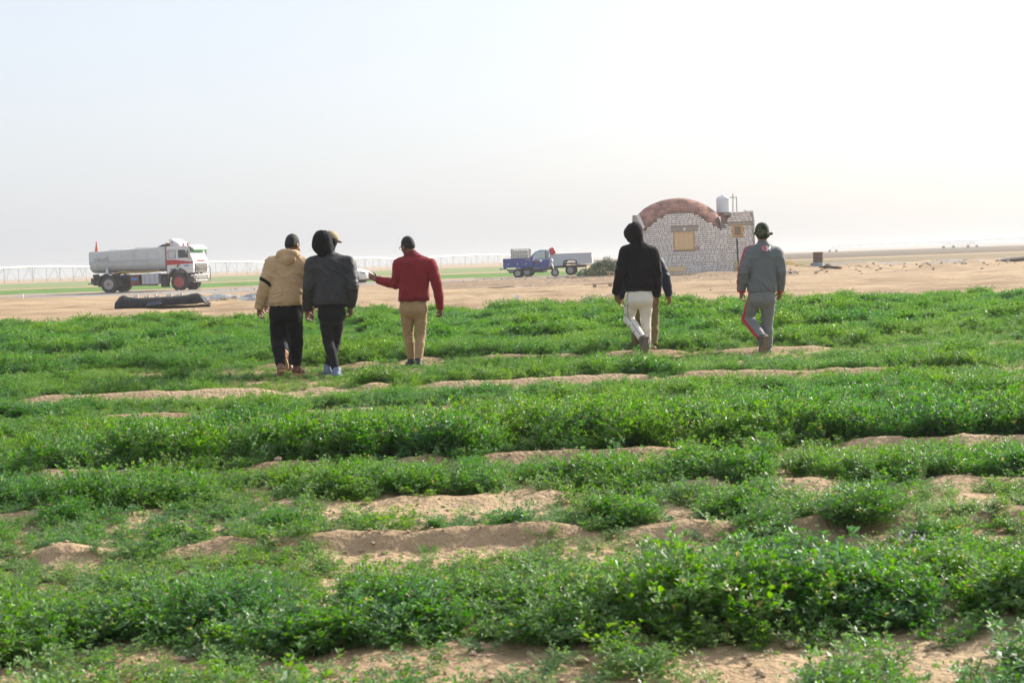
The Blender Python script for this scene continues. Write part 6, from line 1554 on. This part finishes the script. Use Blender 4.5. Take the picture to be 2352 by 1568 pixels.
# the black lined trough
LY = 61.0
TOP = [(268, 692), (276, 681), (284, 677.5), (296, 681.5), (315, 684), (340, 683), (365, 682), (400, 680), (430, 677), (445, 673.5), (455, 672.5), (464, 676), (471, 685), (476, 693)]
BOT = [(263, 707), (266, 707), (272, 707), (285, 707), (305, 706), (325, 704), (345, 701), (375, 698), (405, 696), (435, 695), (450, 694), (460, 692), (468, 692), (477, 696)]
n_ = 70; tp = resamp([(p.x, p.z) for p in (at(u, v, LY) for u, v in TOP)], n_); bt_ = resamp([(p.x, p.z) for p in (at(u, v, LY - .5) for u, v in BOT)], n_)
V = []; rr_ = random.Random(3); m_ = 13
for i in range(n_):
    for k in range(m_):
        t = k / (m_ - 1); wv_ = math.sin(i * .55 + 1.3 * math.sin(i * .21)) * .035 + math.sin(i * 1.7) * .015
        if t < .55:
            s = t / .55; x = bt_[i][0] + (tp[i][0] - bt_[i][0]) * s; z = (bt_[i][1] - .06) + (tp[i][1] - bt_[i][1] + .06) * (math.sin(s * math.pi / 2) ** .8); y = LY - .5 + .42 * s ** 1.6 + wv_ * math.sin(s * math.pi)
        else:
            s = (t - .55) / .45; x = tp[i][0] + .05 * math.sin(i); y = LY - .08 + 1.25 * s; z = tp[i][1] - .28 * s ** .7 + .03 * math.sin(i * .9 + s * 5)
        V.append((x, y, z))
F = [(i * m_ + k, (i + 1) * m_ + k, (i + 1) * m_ + k + 1, i * m_ + k + 1) for i in range(n_ - 1) for k in range(m_ - 1)]
cx = at(370, 700, LY); li = empty('lined_trough', (cx.x, LY, 0)); tag(li, 'long black plastic sheet draped over a sand bank before the truck', 'plastic sheet')
lo_ = link_mesh('liner', [(x - cx.x, y - LY, z) for x, y, z in V], F, MATS['liner_black'], li, True); sm = lo_.modifiers.new('t', 'SOLIDIFY'); sm.thickness = .012
a, b = at(335, 702, LY - .56), at(370, 697, LY - .5); MB().prism([(a.x - cx.x, a.z - .02), (a.x - cx.x + .1, a.z + .13), (b.x - cx.x, b.z + .10), (b.x - cx.x + .05, b.z - .02)], -.60, -.585).obj('blue_patch', mat('sheet_blue', (0.05, 0.075, 0.13), .4, var=.2), li)
for k, u in enumerate((299, 309, 316, 334, 341, 357, 364, 385, 392, 403, 409, 417, 432, 440)):
    p = at(u, 686.5 - .04 * (u - 300), 62.6); r_ = .055 + .02 * (k % 3 == 0); h_ = .15 + .04 * ((k * 7) % 3)
    c = MB(); c.lathe([(r_ * .75, 0), (r_, h_ * .92), (r_ * 1.08, h_), (r_ * .93, h_), (r_ * .7, .02), (.005, .02)], n=14); co_ = c.obj('white_pot', MATS['white_cup'], None, True, loc=(p.x, p.y, p.z - .07)); tag(co_, 'small white pot in the row behind the black sheet', 'pot', 'white pots behind the black sheet')
# silver sheeting over the stony bank
def crumple(name, u0, u1, v0, v1, Y, m, label, cat, hgt, seed, n=(60, 16), dep=2.2):
    a, b = at(u0, (v0 + v1) / 2, Y), at(u1, (v0 + v1) / 2, Y); c = (a + b) / 2; V = []; zb = H(c.x, Y)
    for i in range(n[0] + 1):
        for k in range(n[1] + 1):
            s, t = i / n[0], k / n[1]; x = a.x + (b.x - a.x) * s; y = Y - dep / 2 + dep * t; e = math.sin(math.pi * s) ** .4 * math.sin(math.pi * t) ** .6
            nz = mnoise.noise(Vector((x * 2.2, y * 2.2, seed))) * .5 + mnoise.noise(Vector((x * 6, y * 6, seed + 5))) * .25
            V.append((x - c.x + nz * .08, y - Y + nz * .1, H(x, y) - zb - .03 + e * hgt * (.75 + .8 * nz)))
    F = [(i * (n[1] + 1) + k, (i + 1) * (n[1] + 1) + k, (i + 1) * (n[1] + 1) + k + 1, i * (n[1] + 1) + k + 1) for i in range(n[0]) for k in range(n[1])]
    o = link_mesh(name, V, F, m, loc=(c.x, Y, zb)); return tag(o, label, cat)
crumple('plastic_sheet', 455, 560, 664, 680, 76.0, MATS['sheet_silver'], 'crumpled grey plastic sheet on the bank behind the black trough', 'plastic sheet', .26, 2.0)
crumple('plastic_sheet', 548, 640, 655, 680, 74.0, MATS['sheet_silver'], 'crumpled silver plastic sheet partly behind the beige top', 'plastic sheet', .40, 9.0)
# white marker by the left edge
p = gp(53, 690, .06); mk = MB(); mk.lathe([(.055, 0), (.05, .30), (.045, .34), (.02, .36)], n=12); tag(mk.obj('marker_post', MATS['white_cup'], None, True, loc=(p.x, p.y, H(p.x, p.y) - .03)), 'short white marker post standing in sand at far left', 'post')
# barrel
mat('rust', (0.105, 0.06, 0.04), 0.85, var=.45, scale=5, bump=.004, bscale=30); mat('barrel_blue', (0.16, 0.27, 0.38), 0.6, var=.3, scale=6, dirt=.3)
p = at(1879.5, 612, 95.0); ba = empty('oil_drum', (p.x, p.y, p.z - .03)); tag(ba, 'rusty oil drum with a pale blue base on the rubble', 'drum')
R_ = .30
pr = [(.02, .28), (R_, .28)]
for z in (.32, .58, .86): pr += [(R_, z - .02), (R_ + .012, z), (R_, z + .02)]
pr += [(R_, .89), (R_ + .01, .90), (R_ - .02, .90), (R_ - .03, .86), (.02, .86)]
b = MB(); b.lathe(pr, n=28); b.obj('drum_body', MATS['rust'], ba, True); b = MB(); b.lathe([(.02, 0), (R_ + .01, 0), (R_ + .01, .02), (R_, .03), (R_ + .001, .279)], n=28); b.obj('drum_base', MATS['barrel_blue'], ba, True)
# tilted rusty sheet, boards, slabs
def slab(name, u, v, Y, d, m, rz, ry, label, cat, rx=0.0, dz=0.0):
    p = at(u, v, Y); o = MB().box((0, 0, 0), d, ry=ry, rx=rx).obj(name, m, None, bevel=.006, loc=(p.x, p.y, H(p.x, p.y) + dz), rz=rz); return tag(o, label, cat)
mat('weathered_board', (0.36, 0.27, 0.18), 0.85, var=.25, scale=4); mat('grey_concrete', (0.30, 0.28, 0.26), 0.9, var=.2, scale=3); mat('stone', (0.40, 0.30, 0.20), 0.95, var=.3, scale=6, bump=.02, bscale=14); mat('dark_stone', (0.07, 0.06, 0.055), 0.95, var=.3, scale=8)
slab('rusty_sheet', 1908, 625, 91.5, (1.15, .8, .03), MATS['trodden'], rad(20), rad(9), 'brown rusty sheet lying tilted before the oil drum', 'metal sheet', rx=rad(-8), dz=.10)
slab('concrete_slab', 1818, 626, 91.0, (.85, .4, .07), MATS['fuel_box'], rad(8), rad(3), 'pale flat slab lying in the rubble right of the tracksuit', 'slab', dz=.10)
slab('concrete_slab', 2334, 614, 96.0, (2.2, .7, .10), MATS['lintel_concrete'], rad(10), rad(-4), 'long grey slab at the right edge of the picture', 'slab', rx=rad(-16), dz=.14)
slab('board', 1385, 659, 71.5, (1.7, .22, .035), MATS['weathered_board'], rad(4), rad(-1), 'grey plank lying on blocks in the sand', 'plank', dz=.14)
for k, (u, dz) in enumerate(((1366, .05), (1402, .05))): slab('timber_block', u, 661.5, 71.5, (.16, .24, .14), MATS['weathered_board'], 0, 0, ('timber block propping the %s end of the grey plank' % ('left', 'right')[k]), 'block', dz=dz)
slab('crate', 1404, 627, 97.2, (.42, .3, .05), MATS['pale_ply'], rad(20), rad(8), 'broken yellow wooden crate beside the green brush', 'crate', dz=.30)
cr_ = bpy.context.scene.objects.get('crate')
for sx in (-1, 1):
    for sy in (-1, 1): MB().box((sx * .18, sy * .12, -.14), (.04, .04, .34)).obj('leg', MATS['pale_ply'], cr_)
def hose(name, pts, r, m, label, cat='hose', lift=.03):
    W = []
    for u, v, z in pts: p = gp(u, v, z); W.append(Vector((p.x, p.y, H(p.x, p.y) + lift)))
    P = []
    for i in range(len(W) - 1):
        for k in range(12):
            q = W[i].lerp(W[i + 1], k / 12); P.append(Vector((q.x, q.y, H(q.x, q.y) + lift)))
    P.append(W[-1]); c = P[0].copy(); o = MB().tube([q - c for q in P], r, 6).obj(name, m, None, True, loc=c); return tag(o, label, cat)
hose('irrigation_hose', [(1120, 660, .05), (1180, 656, .08), (1235, 650, .1), (1300, 643, .1), (1400, 640, .1)], .026, MATS['black_rubber'], 'thin black hose running over the sand towards the green brush')
hose('irrigation_hose', [(1222, 698, .0), (1270, 696, .0), (1320, 693, .0), (1352, 688, .0), (1380, 682, .0), (1412, 678, .0)], .022, MATS['black_rubber'], 'thin dark hose lying along the crop edge, middle of the picture')
slab('tee_fitting', 1188, 697, 47.5, (.14, .08, .20), MATS['white_cup'], rad(30), rad(25), 'small white pipe fitting at the edge of the crop', 'fitting', dz=.08)
# stones and clods too many to count
rs = random.Random(12); mass = MB()
def stone(mb, c, r, rnd):
    vs = [Vector((1, 0, 0)), Vector((-1, 0, 0)), Vector((0, 1, 0)), Vector((0, -1, 0)), Vector((0, 0, .8)), Vector((0, 0, -.6)), Vector((.6, .6, .5)), Vector((-.6, .5, .45)), Vector((.5, -.65, .4)), Vector((-.55, -.6, .5))]
    fs = [(0, 6, 8), (6, 4, 8), (8, 4, 9), (9, 4, 7), (7, 4, 6), (0, 2, 6), (2, 7, 6), (7, 2, 1), (1, 9, 7), (1, 3, 9), (3, 8, 9), (3, 0, 8), (0, 5, 2), (2, 5, 1), (1, 5, 3), (3, 5, 0)]
    R = Matrix.Rotation(rnd.uniform(0, 6.28), 3, 'Z') @ Matrix.Rotation(rnd.uniform(-.5, .5), 3, 'X')
    mb.add([Vector(c) + R @ Vector((v.x * r * rnd.uniform(.75, 1.25), v.y * r * rnd.uniform(.75, 1.25), v.z * r * rnd.uniform(.6, 1.0))) for v in vs], fs)
for k in range(900):
    z_ = rs.random()
    if z_ < .45: x, y, r = rs.uniform(14.5, 42), rs.gauss(96, 5.0), rs.uniform(.03, .15)
    elif z_ < .62: x, y, r = rs.uniform(-22, 12), rs.gauss(95.5, 1.2), rs.uniform(.03, .10)
    elif z_ < .78: x, y, r = rs.uniform(3, 16), rs.gauss(92, 3), rs.uniform(.03, .10)
    elif z_ < .90: x, y, r = rs.uniform(-26, 30), rs.uniform(48, 90), rs.uniform(.02, .06)
    else: x, y, r = rs.uniform(-16.5, -11.0), rs.gauss(75, 1.0), rs.uniform(.04, .13)
    if 84 < y < 99.5 and 7.9 < x < 15.6 and y > 97.2: continue
    stone(mass, (x, y, H(x, y) + r * .15), r, rs)
tag(mass.obj('rubble', MATS['stone'], None), 'loose stones and clods strewn over the sand', None, kind='stuff')
for (u, v, Y, r, lab) in ((1866, 607, 95.5, .14, 'dark stone just left of the oil drum'), (1901, 605, 96.0, .16, 'dark stone just right of the oil drum'), (1816, 636, 88.0, .13, 'dark stone on the sand right of the tracksuit')):
    p = at(u, v, Y); m_ = MB(); stone(m_, (0, 0, 0), r, rs); tag(m_.obj('stone', MATS['dark_stone'], None, loc=(p.x, p.y, H(p.x, p.y) + r * .5)), lab, 'stone')
cl = MB()
for k in range(1500):
    y = rs.uniform(4.6, 11); x = rs.uniform(-.36, .36) * y; r = rs.uniform(.005, .017) * (2 if rs.random() < .08 else 1); stone(cl, (x, y, H(x, y) + r * .3), r, rs)
tag(cl.obj('clods', MATS['stone'], None), 'small sandy clods between the alfalfa plants', None, kind='stuff')
for (u, v, r, lab, mt) in ((655, 1470, .032, 'pale stone lying on bare soil near the bottom left', 'stone'), (1066, 1194, .028, 'brown clod on the bare sand patch amid the crop', 'stone')):
    p = gp(u, v, .02); m_ = MB(); stone(m_, (0, 0, 0), r, rs); tag(m_.obj('stone', MATS[mt], None, loc=(p.x, p.y, H(p.x, p.y) + r * .5)), lab, 'stone')
# scrap of printed paper in the crop
p = gp(2096, 1246, .05); V = []
for i in range(15):
    for k in range(6):
        x = -.055 + .11 * i / 14; y = -.02 + .05 * k / 5; V.append((x + .008 * mnoise.noise(Vector((x * 60, y * 60, 1))), y, .022 + .02 * mnoise.noise(Vector((x * 45, y * 45, 3))) + .02 * math.sin(i * .9)))
F = [(i * 6 + k, (i + 1) * 6 + k, (i + 1) * 6 + k + 1, i * 6 + k + 1) for i in range(14) for k in range(5)]
m = bpy.data.materials.new('printed_scrap'); m.use_nodes = True; t = m.node_tree; tc = t.nodes.new('ShaderNodeTexCoord'); n = t.nodes.new('ShaderNodeTexNoise'); n.inputs['Scale'].default_value = 38; cr = t.nodes.new('ShaderNodeValToRGB'); cr.color_ramp.interpolation = 'CONSTANT'; cr.color_ramp.elements[0].color = (.03, .03, .035, 1); cr.color_ramp.elements[1].position = .47; cr.color_ramp.elements[1].color = (.66, .64, .64, 1)
t.links.new(tc.outputs['Object'], n.inputs['Vector']); t.links.new(n.outputs[0], cr.inputs[0]); t.links.new(cr.outputs[0], t.nodes['Principled BSDF'].inputs['Base Color'])
tag(link_mesh('paper_scrap', V, F, m, loc=(p.x, p.y, H(p.x, p.y) + .055)), 'crumpled black and white scrap lying on the crop ridge', 'scrap')

# ------------------------------------------------------------------ brush and bushes
def leafy(name, base, size, n, lL, lW, m, label, cat, stems=6, seed=1, stem_m='alfalfa_stem', shape=1.0):
    r = random.Random(seed); V = []; F = []; root = empty(name, base); tag(root, label, cat)
    for k in range(n):
        a = r.uniform(0, 6.283); q = math.sqrt(r.random()); x, y = math.cos(a) * q * size[0], math.sin(a) * q * size[1]
        top = size[2] * (1 - q ** 2 * .85) * (.55 + .6 * mnoise.noise(Vector((x * 1.6, y * 1.6, seed))) + .3); z = r.uniform(.02, max(.05, top)) if r.random() < .5 else top * r.uniform(.75, 1.08)
        p = Vector((x, y, z)); d = Vector((x / size[0] + r.gauss(0, .7), y / size[1] + r.gauss(0, .7), r.uniform(-.2, 1.0) * shape)).normalized(); s = d.cross(Vector((r.gauss(0, 1), r.gauss(0, 1), r.gauss(0, 1)))).normalized()
        L, W = lL * r.uniform(.6, 1.3), lW * r.uniform(.7, 1.2); i = len(V); nn = s.cross(d)
        V += [p, p + d * L * .5 + s * W * .5 + nn * W * .2, p + d * L, p + d * L * .5 - s * W * .5 + nn * W * .2]; F += [(i, i + 1, i + 2, i + 3)]
    link_mesh('foliage', V, F, MATS[m], root)
    for k in range(stems):
        a = r.uniform(0, 6.283); e = Vector((math.cos(a) * size[0] * .7, math.sin(a) * size[1] * .7, size[2] * r.uniform(.4, .9))); MB().tube([(0, 0, -.02), e * .5 + Vector((0, 0, .06)), e], [.02 * size[2] + .004, .012 * size[2] + .003, .003], 5).obj('stem', MATS[stem_m], root, True)
    return root
leaf_material('brush_leaf', (0.045, 0.125, 0.042), (0.07, 0.14, 0.06), .25); leaf_material('dry_leaf', (0.26, 0.25, 0.07), (0.30, 0.28, 0.10), .3); leaf_material('pale_leaf', (0.20, 0.25, 0.08), (0.24, 0.28, 0.11), .3)
mat('twig', (0.16, 0.11, 0.07), .9, var=.2)
def at0(u, v, Y): p = at(u, v, Y); return (p.x, p.y, H(p.x, p.y) - .02)
leafy('brush_pile', at0(1392, 634, 100.0), (1.3, .9, 1.2), 3600, .22, .04, 'brush_leaf', 'heap of cut dark green branches beside the pickup', 'brush', 9, 4, 'twig')
leafy('brush_pile', at0(1347, 636, 99.0), (.55, .45, .50), 800, .18, .03, 'brush_leaf', 'low green branches lying against the pickup rear wheel', 'brush', 5, 8, 'twig')
leafy('dry_bush', at0(1359, 633, 98.4), (.24, .2, .70), 260, .13, .03, 'dry_leaf', 'dry yellowish twig bush in front of the green brush', 'bush', 5, 9, 'twig')
leafy('sapling', at0(1692, 632, 97.6), (.14, .12, .95), 90, .13, .05, 'pale_leaf', 'thin yellow-green sapling by the foot of the leaning post', 'plant', 3, 10, 'twig', 1.6)
leafy('desert_shrub', at0(1812, 617, 95.0), (.48, .4, .42), 420, .10, .03, 'dry_leaf', 'pale yellow shrub on the rubble right of the tracksuit', 'shrub', 6, 11, 'twig')
leafy('desert_shrub', at0(1843, 604, 99.0), (.30, .25, .30), 180, .09, .03, 'dry_leaf', 'small yellow shrub just left of the oil drum', 'shrub', 4, 12, 'twig')
# the bushes that stand apart from the crop
def crop_bush(u, v, spread, n, sc, seed, label):
    p = gp(u, v, .03); r = random.Random(seed); V = []; F = []; M = []
    for k in range(n):
        a = r.uniform(0, 6.28); q = math.sqrt(r.random()); src = SRC.objects[r.randrange(N_NEAR)].data
        X = Matrix.Translation((math.cos(a) * q * spread, math.sin(a) * q * spread * .8, 0)) @ Matrix.Rotation(r.uniform(0, 6.28), 4, 'Z') @ Matrix.Rotation(r.uniform(-.2, .2), 4, 'X') @ Matrix.Diagonal((sc * 1.05, sc * 1.05, sc * (1.15 - .55 * q * q) * r.uniform(.8, 1.1), 1))
        i = len(V); V += [X @ w_.co for w_ in src.vertices]; F += [tuple(z + i for z in pl_.vertices) for pl_ in src.polygons]; M += [pl_.material_index for pl_ in src.polygons]
    root = empty('alfalfa_bush', (p.x, p.y, H(p.x, p.y) - .01)); tag(root, label, 'plant', 'alfalfa bushes standing apart on the sand')
    for mi, nm in ((0, 'foliage'), (1, 'stem')):
        ids = sorted({q for f_, m_ in zip(F, M) if m_ == mi for q in f_}); mp_ = {q: i for i, q in enumerate(ids)}
        link_mesh(nm, [V[q] for q in ids], [tuple(mp_[q] for q in f_) for f_, m_ in zip(F, M) if m_ == mi], MATS['alfalfa_leaf' if mi == 0 else 'alfalfa_stem'], root)
crop_bush(1425, 1205, .16, 15, .80, 1, 'broad rounded alfalfa bush right of the bare sand patch')
crop_bush(1690, 1185, .15, 13, .85, 2, 'tall yellow-green alfalfa bush below the tracksuit, nearer the camera')
crop_bush(1985, 1205, .17, 16, .92, 3, 'largest rounded alfalfa bush left of the paper scrap')
crop_bush(1832, 1195, .08, 5, .60, 4, 'small alfalfa tuft between the two tall bushes')
crop_bush(1185, 1222, .08, 5, .62, 5, 'sparse tuft of alfalfa on the bare sand patch, its right part')
crop_bush(1010, 1222, .06, 4, .52, 6, 'sparse alfalfa sprig on the bare sand patch, its middle')
crop_bush(668, 1215, .12, 9, .66, 7, 'rounded alfalfa bush at the left end of the bare sand patch')
# ------------------------------------------------------------------ dusty air
hb = MB().box((0, 1200, 5.3), (7000, 5200, 14.6))
haze = hb.obj('haze', None)
hm = bpy.data.materials.new('haze'); hm.use_nodes = True
t = hm.node_tree; t.nodes.clear()
pv = t.nodes.new('ShaderNodeVolumePrincipled'); ho = t.nodes.new('ShaderNodeOutputMaterial')
pv.inputs['Color'].default_value = (0.72, 0.725, 0.73, 1)
pv.inputs['Density'].default_value = 0.0007; pv.inputs['Anisotropy'].default_value = 0.2
t.links.new(pv.outputs[0], ho.inputs['Volume'])
haze.data.materials.append(hm)
tag(haze, 'pale dusty haze hanging over the desert', None, kind='stuff')
